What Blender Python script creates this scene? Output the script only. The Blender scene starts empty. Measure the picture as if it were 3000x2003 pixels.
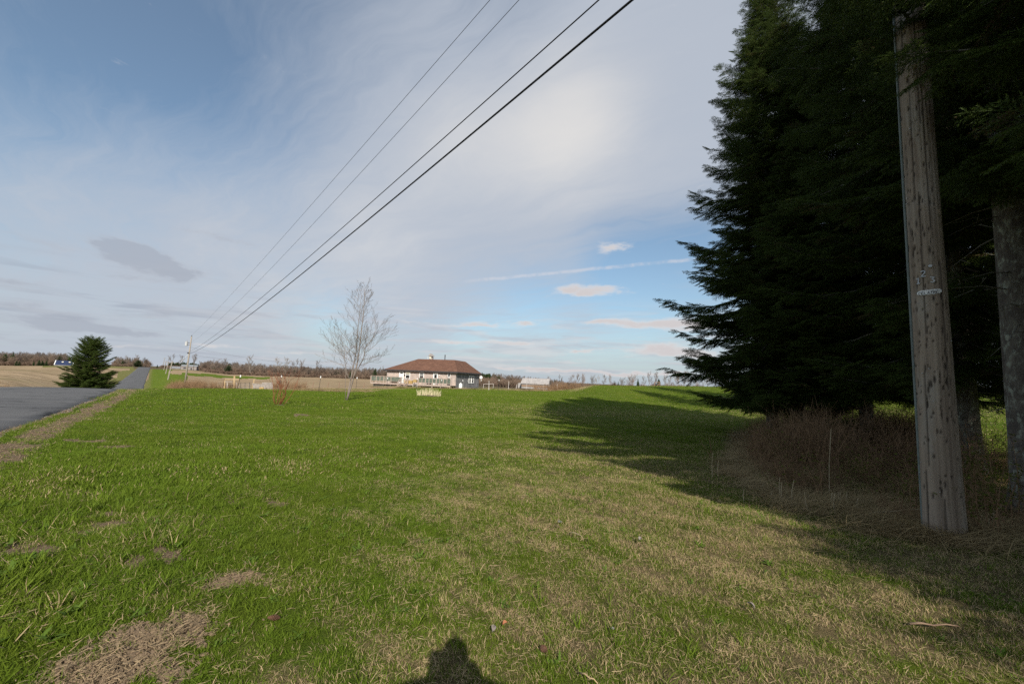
import bpy, bmesh, math, random
import numpy as np
from mathutils import Vector, Matrix, Euler, noise

SC = bpy.context.scene
COL = SC.collection
R = math.radians

# ------------------------------------------------------------------ camera, world, sun, exposure
FPX = 1167.0                       # focal length in pixels of the 3000 px wide frame
PITCH, ROLL = R(5.5), 0.04
EYE = Vector((0, 0, 1.6))
F_ = Vector((0, math.cos(PITCH), math.sin(PITCH)))
R0 = Vector((1, 0, 0)); U0 = Vector((0, -math.sin(PITCH), math.cos(PITCH)))
RC = math.cos(ROLL)*R0 + math.sin(ROLL)*U0
UC = -math.sin(ROLL)*R0 + math.cos(ROLL)*U0
cam_data = bpy.data.cameras.new('camera')
cam_data.sensor_width = 36.0
cam_data.lens = FPX/3000*36
cam_data.clip_start = 0.05
cam_data.clip_end = 20000
cam = bpy.data.objects.new('camera', cam_data); COL.objects.link(cam)
cam.matrix_world = Matrix((( RC.x, UC.x, -F_.x, EYE.x), (RC.y, UC.y, -F_.y, EYE.y), (RC.z, UC.z, -F_.z, EYE.z), (0, 0, 0, 1)))
SC.camera = cam

def ray(px, py): return RC*((px-1500)/FPX) + UC*((1001.5-py)/FPX) + F_
def at(px, py, Y):
    v = ray(px, py); return EYE + v*(Y/v.y)
def onflat(px, py, z=0.0):
    v = ray(px, py); return EYE + v*((z-1.6)/v.z)
def hor(px): return 1113.5 + 0.04*(px-1500)
def azim(px):
    v = ray(px, hor(px)); return v.x/v.y

SUN_AZ, SUN_EL = R(-7.5), R(32.5)          # heading of the shadows, height of the sun
sd = Vector((math.sin(SUN_AZ)*math.cos(SUN_EL), math.cos(SUN_AZ)*math.cos(SUN_EL), -math.sin(SUN_EL)))
sl = bpy.data.lights.new('sun', 'SUN'); sl.energy = 5.0; sl.angle = R(0.55); sl.color = (1.0, 0.93, 0.82)
sun = bpy.data.objects.new('sun', sl); COL.objects.link(sun)
sun.rotation_euler = sd.to_track_quat('-Z', 'Y').to_euler(); sun.location = (0, 0, 60)

SC.view_settings.view_transform = 'Standard'; SC.view_settings.look = 'None'
SC.view_settings.gamma = 1; SC.view_settings.use_curve_mapping = False
SC.view_settings.exposure = 0.22
SC.cycles.use_denoising = False
SC.cycles.max_bounces = 6; SC.cycles.diffuse_bounces = 3; SC.cycles.transparent_max_bounces = 6
SC.cycles.caustics_reflective = False; SC.cycles.caustics_refractive = False

class NT:
    """small helper for node trees"""
    def __init__(s, tree): s.t = tree
    def n(s, typ, ins=None, **kw):
        nd = s.t.nodes.new(typ)
        for k, v in kw.items(): setattr(nd, k, v)
        for k, v in (ins or {}).items():
            if isinstance(v, bpy.types.NodeSocket): s.t.links.new(v, nd.inputs[k])
            else: nd.inputs[k].default_value = v
        return nd
    def math(s, op, a, b=0.0, c=0.0, clamp=False):
        return s.n('ShaderNodeMath', {0: a, 1: b, 2: c}, operation=op, use_clamp=clamp).outputs[0]
    def mix(s, fac, a, b):
        nd = s.t.nodes.new('ShaderNodeMix'); nd.data_type = 'RGBA'
        for k, v in ((0, fac), (6, a), (7, b)):
            if isinstance(v, bpy.types.NodeSocket): s.t.links.new(v, nd.inputs[k])
            else: nd.inputs[k].default_value = (tuple(v)+(1,))[:4] if k else v
        return nd.outputs[2]
    def ramp(s, v, a, b, lo=0.0, hi=1.0):
        return s.n('ShaderNodeMapRange', {0: v, 1: a, 2: b, 3: lo, 4: hi}, interpolation_type='SMOOTHSTEP').outputs[0]
    def noise(s, vec, scale, detail=4.0, rough=0.55, dist=0.0):
        return s.n('ShaderNodeTexNoise', {'Vector': vec, 'Scale': scale, 'Detail': detail, 'Roughness': rough, 'Distortion': dist}).outputs[0]

def make_world():
    w = bpy.data.worlds.new('World'); SC.world = w; w.use_nodes = True
    t = w.node_tree; t.nodes.clear(); k = NT(t)
    out = k.n('ShaderNodeOutputWorld'); bg = k.n('ShaderNodeBackground', {'Strength': 0.112})
    t.links.new(bg.outputs[0], out.inputs[0])
    sky = k.n('ShaderNodeTexSky', sky_type='NISHITA', sun_disc=False, sun_elevation=SUN_EL, sun_rotation=math.pi+SUN_AZ,
              altitude=50, air_density=1.0, dust_density=1.2, ozone_density=1.2)
    d = k.n('ShaderNodeTexCoord').outputs['Generated']
    sep = k.n('ShaderNodeSeparateXYZ', {0: d})
    x, y, z = sep.outputs
    zc = k.math('MAXIMUM', z, 0.0)
    den = k.math('ADD', zc, 0.10)
    u = k.math('DIVIDE', x, den); v = k.math('DIVIDE', y, den)
    uv = k.n('ShaderNodeCombineXYZ', {0: u, 1: v, 2: 0.0}).outputs[0]
    # the high veil: broad patches, each at its place in the sky, broken up by noise
    def blobs(lst):
        acc = None
        for px, py, rad, wt in lst:
            c = ray(px, py).normalized()
            dt = k.n('ShaderNodeVectorMath', {0: d, 1: tuple(c)}, operation='DOT_PRODUCT').outputs['Value']
            e = k.math('EXPONENT', k.math('MULTIPLY', k.math('SUBTRACT', 1.0, dt), -2.0/R(rad)**2))
            acc = k.math('MULTIPLY_ADD', e, wt, acc if acc is not None else 0.0)
        return acc
    veil = blobs(VEIL)
    # stretched along the wind, upper left to lower right, and warped so that it frays into fibres
    uvr = k.n('ShaderNodeVectorRotate', {'Vector': uv, 'Angle': R(38)}, rotation_type='Z_AXIS').outputs[0]
    wv = k.n('ShaderNodeTexNoise', {'Vector': uv, 'Scale': 1.3, 'Detail': 4.0, 'Roughness': .55}).outputs[1]
    wv = k.n('ShaderNodeVectorMath', {0: wv, 1: (.5, .5, .5)}, operation='SUBTRACT').outputs[0]
    uvw = k.n('ShaderNodeVectorMath', {0: wv, 1: (.55, .55, 0), 2: uvr}, operation='MULTIPLY_ADD').outputs[0]
    uvs = k.n('ShaderNodeVectorMath', {0: uvw, 1: (0.8, 2.3, 1.0)}, operation='MULTIPLY').outputs[0]
    n1 = k.noise(uvs, 1.1, 10.0, 0.60, 0.25)
    uvf = k.n('ShaderNodeVectorMath', {0: uvw, 1: (1.2, 7.0, 1.0)}, operation='MULTIPLY').outputs[0]
    n1f = k.noise(uvf, 2.0, 8.0, 0.65, 0.2)
    n2 = k.noise(uv, 0.55, 4.0, 0.5, 0.3)
    cov = k.math('ADD', veil, k.math('MULTIPLY_ADD', n1, 1.0, -0.5))
    cov = k.math('ADD', cov, k.math('MULTIPLY_ADD', n2, 0.6, -0.3))
    cov = k.math('ADD', cov, k.math('MULTIPLY_ADD', n1f, 0.60, -0.30))
    m1 = k.math('MAXIMUM', k.ramp(cov, -1.0, 0.85), .12)
    bright = k.ramp(k.math('ADD', blobs(BRIGHT), k.math('MULTIPLY_ADD', n1, 0.9, -0.45)), 0.0, 1.1)
    ccol = k.mix(bright, (3.8, 4.15, 4.75), (6.0, 5.85, 5.7))
    base = k.n('ShaderNodeVectorMath', {0: sky.outputs[0], 1: SKY_TINT}, operation='MULTIPLY').outputs[0]
    hz_ = k.math('EXPONENT', k.math('MULTIPLY', zc, -9.0))
    base = k.mix(k.math('MULTIPLY', hz_, .75), base, (3.6, 4.25, 5.0))
    col = k.mix(k.math('MULTIPLY', m1, 0.93), base, ccol)
    # flattened cumulus rows near the horizon
    az = k.math('ARCTAN2', x, y)
    lo = k.n('ShaderNodeCombineXYZ', {0: az, 1: k.math('MULTIPLY', zc, 9.0), 2: 0.3}).outputs[0]
    n3 = k.noise(lo, 4.6, 8.0, 0.60, 0.35)
    band = k.math('MULTIPLY', k.ramp(zc, 0.0, 0.03), k.math('SUBTRACT', 1.0, k.ramp(zc, 0.10, 0.22)))
    m3 = k.math('MULTIPLY', k.ramp(n3, 0.46, 0.60), band)
    shade = k.ramp(k.noise(lo, 7.0, 3.0), 0.35, 0.65)
    left = k.ramp(az, -0.9, -0.2)
    c3 = k.mix(shade, k.mix(left, (2.5, 2.85, 3.5), (3.7, 3.75, 4.2)), k.mix(left, (3.5, 3.75, 4.2), (5.3, 5.15, 5.25)))
    col = k.mix(k.math('MULTIPLY', m3, 0.55), col, c3)
    # single flat clouds: a grey one low at the left, pale ones at the right
    el = k.math('ARCSINE', z)
    wz = k.n('ShaderNodeTexNoise', {'Vector': k.n('ShaderNodeCombineXYZ', {0: az, 1: k.math('MULTIPLY', el, 2.5), 2: 1.9}).outputs[0], 'Scale': 9.0, 'Detail': 6.0, 'Roughness': .6})
    wsep = k.n('ShaderNodeSeparateColor', {0: wz.outputs[1]}).outputs
    azw = k.math('ADD', az, k.math('MULTIPLY_ADD', wsep[0], .13, -.065)); elw = k.math('ADD', el, k.math('MULTIPLY_ADD', wsep[1], .040, -.020))
    def flat(lst):
        acc = None
        for px, py, w_, h_, wt in lst:
            c = ray(px, py).normalized()
            q = k.math('POWER', k.math('DIVIDE', k.math('SUBTRACT', azw, math.atan2(c.x, c.y)), R(w_)), 2.0)
            e = k.math('POWER', k.math('DIVIDE', k.math('SUBTRACT', elw, math.asin(c.z)), R(h_)), 2.0)
            g = k.math('EXPONENT', k.math('MULTIPLY', k.math('ADD', q, e), -1.0))
            acc = k.math('MULTIPLY_ADD', g, wt, acc if acc is not None else 0.0)
        return acc
    n4 = k.noise(k.n('ShaderNodeCombineXYZ', {0: az, 1: k.math('MULTIPLY', el, 3.0), 2: 0.7}).outputs[0], 17.0, 8.0, 0.66, 0.3)
    def single(col, lst, c, c2, op):
        b = k.math('ADD', flat(lst), k.math('MULTIPLY_ADD', n4, 1.5, -0.75))
        cc = k.mix(k.ramp(b, .45, 1.0), c2, c)
        return k.mix(k.math('MULTIPLY', k.ramp(b, .18, .95), op), col, cc)
    col = single(col, GREYC, (2.9, 3.15, 3.7), (3.6, 3.85, 4.35), .62)
    col = single(col, PALEC, (4.9, 4.65, 4.7), (5.7, 5.5, 5.5), 1.0)
    # the contrail
    a, b = ray(1390, 822).normalized(), ray(2110, 752).normalized()
    nn = a.cross(b).normalized(); mid = (a+b).normalized()
    off = k.n('ShaderNodeVectorMath', {0: d, 1: tuple(nn)}, operation='DOT_PRODUCT').outputs['Value']
    alo = k.n('ShaderNodeVectorMath', {0: d, 1: tuple(mid)}, operation='DOT_PRODUCT').outputs['Value']
    wob = k.math('MULTIPLY_ADD', k.noise(d, 25.0, 4.0), 0.008, -0.004)
    line = k.math('SUBTRACT', 1.0, k.ramp(k.math('ABSOLUTE', k.math('ADD', off, wob)), 0.001, 0.0062))
    ends = k.ramp(alo, math.cos(R(19)), math.cos(R(14)))
    brk = k.ramp(k.noise(d, 30.0, 5.0, 0.65), 0.35, 0.6)
    col = k.mix(k.math('MULTIPLY', k.math('MULTIPLY', line, ends), k.math('MULTIPLY_ADD', brk, 0.4, 0.12)), col, (5.2, 5.2, 5.6))
    t.links.new(col, bg.inputs[0])

VEIL = [(1700, 330, 17, .50), (1250, 420, 13, .42), (1100, 680, 14, .52), (700, 820, 14, .50), (2000, 150, 16, .45), (1550, 600, 11, .35), (950, 300, 8, .2),
        (150, 820, 16, .34), (2050, 450, 9, .3), (420, 620, 9, .2), (1250, 900, 9, .25), (250, 1000, 12, .25), (2500, 300, 20, .3), (1300, 150, 10, .15),
        (1800, 760, 6, -.80), (2040, 700, 7, -.80), (1560, 870, 5, -.6), (1400, 950, 5, -.4), (100, 100, 20, -.42), (560, 260, 13, -.42), (850, 60, 12, -.25),
        (960, 945, 4, -.7), (1900, 900, 8, -.45), (80, 520, 12, -.1), (1480, 10, 7, -.2)]
BRIGHT = [(1690, 365, 8.5, .80), (1330, 400, 8, .36), (1500, 470, 8, .22), (1120, 740, 9, .28), (820, 880, 9, .30), (1010, 560, 7, .15)]
GREYC = [(330, 705, 2.2, 1.0, .8), (385, 735, 2.4, 1.1, .9), (440, 765, 2.4, 1.1, .9), (500, 795, 2.6, .9, .9), (545, 810, 1.4, .5, .6), (390, 812, 2.4, .5, .6), (60, 822, 2.6, .4, .8), (620, 692, 3.0, .5, .55), (700, 705, 2, .4, .4), (470, 915, 1.5, .6, .8), (90, 925, 6, .6, .8), (200, 955, 6, .5, .7), (40, 885, 3, .4, .8), (330, 965, 4, .4, .7), (150, 1000, 5, .35, .7), (680, 905, 2.2, .5, .5), (60, 700, 4, .5, .45)]
PALEC = [(1730, 848, 4.2, .9, .85), (1690, 862, 3, .5, .6), (1790, 724, 2.2, .75, .8), (1900, 950, 5, .7, .85), (2030, 958, 4, .8, .85), (1780, 945, 2.6, .5, .7), (1400, 950, 4.4, .4, .85), (1530, 945, 2.5, .35, .7), (1330, 1003, 4, .3, .7), (1500, 1007, 4, .35, .8), (1700, 1025, 3.5, .35, .8), (1930, 1020, 5, .8, .8), (2000, 1040, 5, .5, .8), (1200, 945, 2, .3, .5), (1500, 1075, 5, .25, .8), (1640, 1085, 5, .25, .9), (1800, 1092, 6, .3, .9), (1980, 1095, 5, .25, .7), (1290, 1055, 3, .25, .6), (640, 1015, 4, .3, .6), (380, 1010, 3, .25, .5), (860, 1035, 4, .25, .5)]
SKY_TINT = (0.88, 1.02, 1.02)
make_world()

# ------------------------------------------------------------------ mesh and object helpers
class MB:
    def __init__(s): s.v = []; s.f = []; s.a = []
    def add(s, vs, fs, a=0.0):
        n = len(s.v); s.v.extend([tuple(q) for q in vs]); s.f.extend([tuple(i+n for i in f) for f in fs]); s.a.extend([a]*len(vs)); return s
    def box(s, c, d, rz=0.0, rx=0.0, ry=0.0):
        m = Euler((rx, ry, rz)).to_matrix(); c = Vector(c)
        vs = [c + m @ Vector((sx*d[0]/2, sy*d[1]/2, sz*d[2]/2)) for sx in (-1, 1) for sy in (-1, 1) for sz in (-1, 1)]
        return s.add(vs, [(0, 1, 3, 2), (4, 6, 7, 5), (0, 4, 5, 1), (2, 3, 7, 6), (0, 2, 6, 4), (1, 5, 7, 3)])
    def beam(s, p, q, w, h, up=(0, 0, 1)):
        p, q = Vector(p), Vector(q); d = (q-p).normalized(); u = Vector(up)
        r = d.cross(u)
        if r.length < 1e-4: r = d.cross(Vector((1, 0, 0)))
        r.normalize(); u = r.cross(d)
        vs = [e + r*(a*w/2) + u*(b*h/2) for e in (p, q) for a, b in ((-1, -1), (1, -1), (1, 1), (-1, 1))]
        return s.add(vs, [(3, 2, 1, 0), (4, 5, 6, 7), (0, 1, 5, 4), (1, 2, 6, 5), (2, 3, 7, 6), (3, 0, 4, 7)])
    def tube(s, pts, rads, n=6, a=0.0, cap=True):
        pts = [Vector(p) for p in pts]
        if not hasattr(rads, '__len__'): rads = [rads]*len(pts)
        vs, fs = [], []; r = None
        for i, p in enumerate(pts):
            d = (pts[min(i+1, len(pts)-1)] - pts[max(i-1, 0)])
            d = d.normalized() if d.length > 1e-9 else Vector((0, 0, 1))
            if r is None: r = d.orthogonal().normalized()
            else:
                r = r - d*r.dot(d)
                r = r.normalized() if r.length > 1e-6 else d.orthogonal().normalized()
            b = d.cross(r)
            for j in range(n):
                t = 2*math.pi*j/n
                vs.append(p + (r*math.cos(t) + b*math.sin(t))*rads[i])
        for i in range(len(pts)-1):
            for j in range(n):
                fs.append((i*n+j, i*n+(j+1) % n, (i+1)*n+(j+1) % n, (i+1)*n+j))
        if cap:
            fs.append(tuple(range(n-1, -1, -1))); fs.append(tuple((len(pts)-1)*n+j for j in range(n)))
        return s.add(vs, fs, a)
    def lathe(s, c, prof, n=16):
        vs, fs = [], []
        for r_, z in prof:
            for j in range(n):
                t = 2*math.pi*j/n; vs.append((c[0]+r_*math.cos(t), c[1]+r_*math.sin(t), c[2]+z))
        for i in range(len(prof)-1):
            for j in range(n): fs.append((i*n+j, i*n+(j+1) % n, (i+1)*n+(j+1) % n, (i+1)*n+j))
        fs.append(tuple(range(n-1, -1, -1))); fs.append(tuple((len(prof)-1)*n+j for j in range(n)))
        return s.add(vs, fs)
    def blade(s, p, d, L, w, bend, side, a=0.0, seg=2):
        """a grass blade: a tapering strip of seg pieces that bends over"""
        p = Vector(p); d = Vector(d).normalized(); side = Vector(side)
        vs = []; q = p.copy()
        for i in range(seg):
            ww = w*(1-0.35*i/seg)
            vs += [q - side*ww/2, q + side*ww/2]
            q = q + d*(L/seg); d = (d + Vector(bend)/seg).normalized()
        vs.append(q)
        fs = [(2*i, 2*i+1, 2*i+3, 2*i+2) for i in range(seg-1)] + [(2*seg-2, 2*seg-1, 2*seg)]
        return s.add(vs, fs, a)
    def mesh(s, name, mat=None, smooth=False, attr=False):
        me = bpy.data.meshes.new(name); me.from_pydata(s.v, [], s.f)
        if mat:
            for m in (mat if isinstance(mat, (list, tuple)) else [mat]): me.materials.append(m)
        if smooth: me.polygons.foreach_set('use_smooth', [True]*len(me.polygons))
        if attr:
            at_ = me.attributes.new('bl', 'FLOAT', 'POINT'); at_.data.foreach_set('value', s.a)
        me.update(); return me
    def build(s, name, mat=None, parent=None, smooth=False, label=None, kind=None, attr=False):
        o = bpy.data.objects.new(name, s.mesh(name, mat, smooth, attr)); COL.objects.link(o)
        if parent: o.parent = parent
        if label: o['label'] = label
        if kind: o['kind'] = kind
        return o

def thing(name, label, cat, loc=(0, 0, 0), rz=0.0, group=None):
    o = bpy.data.objects.new(name, None); COL.objects.link(o); o.empty_display_size = 0.2
    o.location = loc; o.rotation_euler = (0, 0, rz); o['label'] = label; o['category'] = cat
    if group: o['group'] = group
    return o
def tag(o, label, cat, group=None):
    o['label'] = label; o['category'] = cat
    if group: o['group'] = group
    return o
def dup(root, loc, rz=None, label=None, scale=None):
    r = root.copy(); COL.objects.link(r); r.location = loc
    if rz is not None: r.rotation_euler = (r.rotation_euler[0], r.rotation_euler[1], rz)
    if scale is not None: r.scale = (scale,)*3 if not hasattr(scale, '__len__') else scale
    if label: r['label'] = label
    for ch in list(root.children):
        c = ch.copy(); COL.objects.link(c); c.parent = r
        for g in ch.children:
            e = g.copy(); COL.objects.link(e); e.parent = c
    return r

def node_group(protos):
    g = bpy.data.node_groups.new('scatter', 'GeometryNodeTree')
    g.interface.new_socket('Geometry', in_out='INPUT', socket_type='NodeSocketGeometry')
    g.interface.new_socket('Geometry', in_out='OUTPUT', socket_type='NodeSocketGeometry')
    N = g.nodes.new; L = g.links.new
    gi, go = N('NodeGroupInput'), N('NodeGroupOutput')
    ip = N('GeometryNodeInstanceOnPoints'); jn = N('GeometryNodeJoinGeometry')
    for p in reversed(protos):
        oi = N('GeometryNodeObjectInfo'); oi.inputs['Object'].default_value = p
        ti = N('GeometryNodeGeometryToInstance'); L(oi.outputs['Geometry'], ti.inputs[0]); L(ti.outputs[0], jn.inputs[0])
    L(gi.outputs[0], ip.inputs['Points']); L(jn.outputs[0], ip.inputs['Instance'])
    ip.inputs['Pick Instance'].default_value = True
    def na(nm, ty):
        q = N('GeometryNodeInputNamedAttribute'); q.data_type = ty; q.inputs[0].default_value = nm; return q.outputs[0]
    L(na('idx', 'INT'), ip.inputs['Instance Index'])
    e = N('FunctionNodeEulerToRotation'); L(na('rot', 'FLOAT_VECTOR'), e.inputs[0]); L(e.outputs[0], ip.inputs['Rotation'])
    L(na('scl', 'FLOAT'), ip.inputs['Scale'])
    L(ip.outputs[0], go.inputs[0])
    return g
def proto(mb, name, mat, attr=True, smooth=False):
    return bpy.data.objects.new(name, mb.mesh(name, mat, smooth, attr))
def scatter(name, P, rot, scl, idx, dry, group, parent=None, kind='stuff', label=None):
    n = len(P); me = bpy.data.meshes.new(name); me.vertices.add(n)
    me.vertices.foreach_set('co', np.asarray(P, dtype=np.float32).ravel())
    for nm, ty, arr, f in (('rot', 'FLOAT_VECTOR', rot, 'vector'), ('scl', 'FLOAT', scl, 'value'), ('idx', 'INT', idx, 'value'), ('dry', 'FLOAT', dry, 'value')):
        a = me.attributes.new(nm, ty, 'POINT')
        a.data.foreach_set(f, np.asarray(arr, dtype=np.int32 if ty == 'INT' else np.float32).ravel())
    o = bpy.data.objects.new(name, me); COL.objects.link(o)
    m = o.modifiers.new('scatter', 'NODES'); m.node_group = group
    if kind: o['kind'] = kind
    if label: o['label'] = label
    if parent: o.parent = parent
    return o

# ------------------------------------------------------------------ materials
def mat(name, col, rough=0.85, var=None, scale=6.0, bump=0.0, bscale=40.0, stretch=(1, 1, 1), metal=0.0, spec=0.3, var2=None, scale2=30.0):
    """plain surface: base colour, blotched with a second colour by noise, fine bump"""
    m = bpy.data.materials.new(name); m.use_nodes = True; t = m.node_tree; k = NT(t)
    b = t.nodes['Principled BSDF']; b.inputs['Roughness'].default_value = rough; b.inputs['Metallic'].default_value = metal
    b.inputs['Specular IOR Level'].default_value = spec
    co = k.n('ShaderNodeTexCoord').outputs['Object']
    co = k.n('ShaderNodeVectorMath', {0: co, 1: stretch}, operation='MULTIPLY').outputs[0]
    c = tuple(col)+(1,)
    if var:
        c = k.mix(k.ramp(k.noise(co, scale, 5.0, 0.6), 0.35, 0.65), col, var)
        if var2: c = k.mix(k.ramp(k.noise(co, scale2, 4.0, 0.6), 0.5, 0.68), c, var2)
        t.links.new(c, b.inputs['Base Color'])
    else: b.inputs['Base Color'].default_value = c
    if bump:
        bp = k.n('ShaderNodeBump', {'Strength': bump, 'Distance': 0.02, 'Height': k.noise(co, bscale, 4.0, 0.6)})
        t.links.new(bp.outputs[0], b.inputs['Normal'])
    return m

def leafy(name, cols, dry=None, trans=0.3, rough=0.7, attr='bl'):
    """leaf / blade material: colour by piece ('bl' on the mesh), by instance and by place"""
    m = bpy.data.materials.new(name); m.use_nodes = True; t = m.node_tree; t.nodes.clear(); k = NT(t)
    out = k.n('ShaderNodeOutputMaterial')
    bl = k.n('ShaderNodeAttribute', attribute_name='bl').outputs['Fac']
    rn = k.n('ShaderNodeObjectInfo').outputs['Random']
    pos = k.n('ShaderNodeNewGeometry').outputs['Position']
    f = k.math('ADD', k.math('MULTIPLY', bl, 0.5), k.math('MULTIPLY', rn, 0.5))
    c = k.mix(f, cols[0], cols[1])
    c = k.mix(k.ramp(k.noise(pos, 0.7, 3.0), 0.4, 0.65), c, cols[2])
    if dry:
        dr = k.n('ShaderNodeAttribute', attribute_name='dry', attribute_type='INSTANCER').outputs['Fac']
        bl2 = k.math('FRACT', k.math('ADD', k.math('MULTIPLY', bl, 7.31), k.math('MULTIPLY', rn, 3.7)))
        c = k.mix(k.math('LESS_THAN', bl2, dr), c, k.mix(bl, dry[0], dry[1]))
    d = k.n('ShaderNodeBsdfPrincipled', {'Base Color': c, 'Roughness': rough, 'Specular IOR Level': 0.15})
    tr = k.n('ShaderNodeBsdfTranslucent', {'Color': c})
    mx = k.n('ShaderNodeMixShader', {0: trans, 1: d.outputs[0], 2: tr.outputs[0]})
    t.links.new(mx.outputs[0], out.inputs[0]); return m

M = {}
M['asphalt'] = mat('asphalt', (.085, .085, .088), .9, (.115, .114, .114), .35, .6, 90, var2=(.07, .07, .072), scale2=60)
M['pole'] = None
M['far_pole'] = mat('pole_wood', (.33, .29, .24), .9, (.25, .22, .19), 3, .2, 30, (8, 8, 1))
M['grey_wood'] = mat('grey_wood', (.36, .33, .31), .9, (.26, .235, .22), 5, .3, 40, (1, 1, 1))
M['brown_wood'] = mat('brown_wood', (.27, .185, .125), .9, (.20, .13, .09), 5, .3, 40)
M['tan_wood'] = mat('tan_wood', (.46, .34, .20), .85, (.38, .27, .15), 5, .2, 40)
M['deck_wood'] = mat('deck_wood', (.42, .335, .29), .85, (.33, .26, .22), 4, .2, 40)
M['yellow_wood'] = mat('yellow_wood', (.42, .30, .13), .8, (.33, .22, .085), 6)
M['white'] = mat('white_paint', (.78, .78, .77), .5, (.70, .70, .69), 3)
M['cream'] = mat('cream_paint', (.72, .66, .50), .6)
M['steelgrey'] = mat('grey_transformer_paint', (.42, .43, .44), .5)
M['dark'] = mat('dark_metal', (.02, .02, .022), .5)
M['rubber'] = mat('rubber', (.025, .025, .025), .8)
M['cable'] = mat('cable_black', (.012, .012, .013), .6)
M['cablegrey'] = mat('cable_grey', (.05, .05, .055), .5, metal=.3)
M['steel'] = mat('galvanised_steel', (.45, .46, .47), .45, (.38, .39, .40), 8, metal=.6)
M['glass'] = mat('window_glass', (.012, .014, .016), .08, spec=.5)
M['greenglass'] = mat('tinted_glass', (.075, .10, .085), .12, (.15, .165, .13), 3.0, spec=.5)
M['fascia'] = mat('dark_fascia', (.035, .033, .036), .6, (.05, .048, .05), 5)
M['underdeck'] = mat('weathered_skirt_boards', (.10, .10, .085), .9, (.06, .06, .05), 4, stretch=(6, 6, 1))
M['stone'] = mat('pale_stone', (.24, .225, .21), .85, (.18, .165, .155), 20, .4, 60)
M['concrete'] = mat('concrete', (.42, .39, .33), .9, (.34, .31, .27), 3)
# ------------------------------------------------------------------ the ground
RN = [0, 15, 26, 36, 44, 60, 80, 113, 150, 200, 250, 320, 400, 490, 640, 1000, 5000]
TAB = {   # heading in degrees: height at each range
 -180: [0]*17,
 -75: [0, 0, 0, 0, -.3, -1, -1.5, -2, -2.3, -2.6, -2.6, -2.5, -2.4, -2.3, -1, 0, 0],
 -52: [0, 0, 0, 0, -.35, -1.25, -1.7, -2.1, -2.3, -2.5, -2.6, -2.6, -2.5, -2.3, -1, 0, 0],
 -47: [0, 0, 0, 0, -.6, -1.9, -3.2, -4.3, -4.5, -3.9, -3.1, -1.6, -.2, -.6, -1, 0, 0],
 -42.3: [0, 0, 0, 0, -.6, -1.9, -3.4, -4.5, -4.5, -3.9, -3.1, -1.6, .45, -.2, -1, 0, 0],
 -39: [0, 0, 0, 0, -.4, -1.2, -1.75, -2.1, -2.3, -1.9, -1.3, -.4, .1, -.2, 0, 1, 1],
 -34.4: [0, 0, 0, 0, -.3, -.95, -1.4, -1.9, -2.2, -2.4, -2.2, -1.8, -1.5, -1, 2, 3, 1],
 -27: [0, 0, 0, 0, -.1, -.6, -1.1, -1.7, -2.0, -2.1, -1.8, -1.5, -1.2, -.6, 2, 4, 1],
 -19: [0, 0, 0, 0, 0, -.2, -.6, -1.2, -1.6, -1.5, -1.3, -1.1, -1, -.5, 1, 3, 1],
 -12: [0, 0, 0, 0, 0, 0, -.2, -.6, -1, -1.2, -1.2, -1.2, -1.2, -1, 0, 1, 1],
 -2.5: [0, 0, 0, 0, 0, 0, -.1, -.5, -.9, -1.3, -1.5, -1.5, -1.5, -1, 0, 1, 1],
 5: [0, 0, 0, 0, 0, .02, -.1, -.7, -1.1, -1.6, -1.8, -1.8, -1.5, -1, 0, 0, 0],
 9: [0, 0, 0, 0, .03, .45, .3, -.5, -1, -1.5, -1.8, -1.8, -1.5, -1, 0, 0, 0],
 12: [0, 0, 0, .02, .25, 1.25, .9, 0, -1, -1.5, -1.8, -1.8, -1.5, -1, 0, 0, 0],
 23: [0, 0, 0, .08, .45, 1.55, 1.75, .8, 0, -1, -1.5, -1.5, -1.5, -1, 0, 0, 0],
 31: [0, 0, .03, .25, .7, 1.8, 2.1, 1.4, 0, -1, -1.5, -1.5, -1.5, -1, 0, 0, 0],
 40: [0, .02, .1, .4, .9, 1.9, 2.3, 1.9, 1, 0, -1, -1, -1, -1, 0, 0, 0],
 55: [0, .08, .3, .6, 1, 1.9, 2.3, 1.9, 1, 0, 0, 0, 0, 0, 0, 0, 0],
 90: [0, .1, .3, .5, .7, 1, 1, 1, 1, 0, 0, 0, 0, 0, 0, 0, 0],
 180: [0]*17}
_tk = sorted(TAB); _u = np.linspace(0, math.log(5001), 500)
def _pchip(xs, ys, x):
    xs, ys = np.array(xs, float), np.array(ys, float); h = np.diff(xs); dl = np.diff(ys)/h; m = np.zeros(len(xs))
    for i in range(1, len(xs)-1):
        if dl[i-1]*dl[i] > 0:
            w1, w2 = 2*h[i]+h[i-1], h[i]+2*h[i-1]; m[i] = (w1+w2)/(w1/dl[i-1]+w2/dl[i])
    i = np.clip(np.searchsorted(xs, x)-1, 0, len(h)-1); t = (x-xs[i])/h[i]
    return (2*t**3-3*t**2+1)*ys[i]+(t**3-2*t**2+t)*h[i]*m[i]+(-2*t**3+3*t**2)*ys[i+1]+(t**3-t**2)*h[i]*m[i+1]
_rows = [_pchip([math.log(1+r) for r in RN], TAB[a], _u) for a in _tk]
_ta = np.arange(-180, 180.01, .5)
_fine = np.array([[_v for _v in _pchip(_tk, [row[j] for row in _rows], _ta)] for j in range(500)]).T    # angle x range

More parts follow.
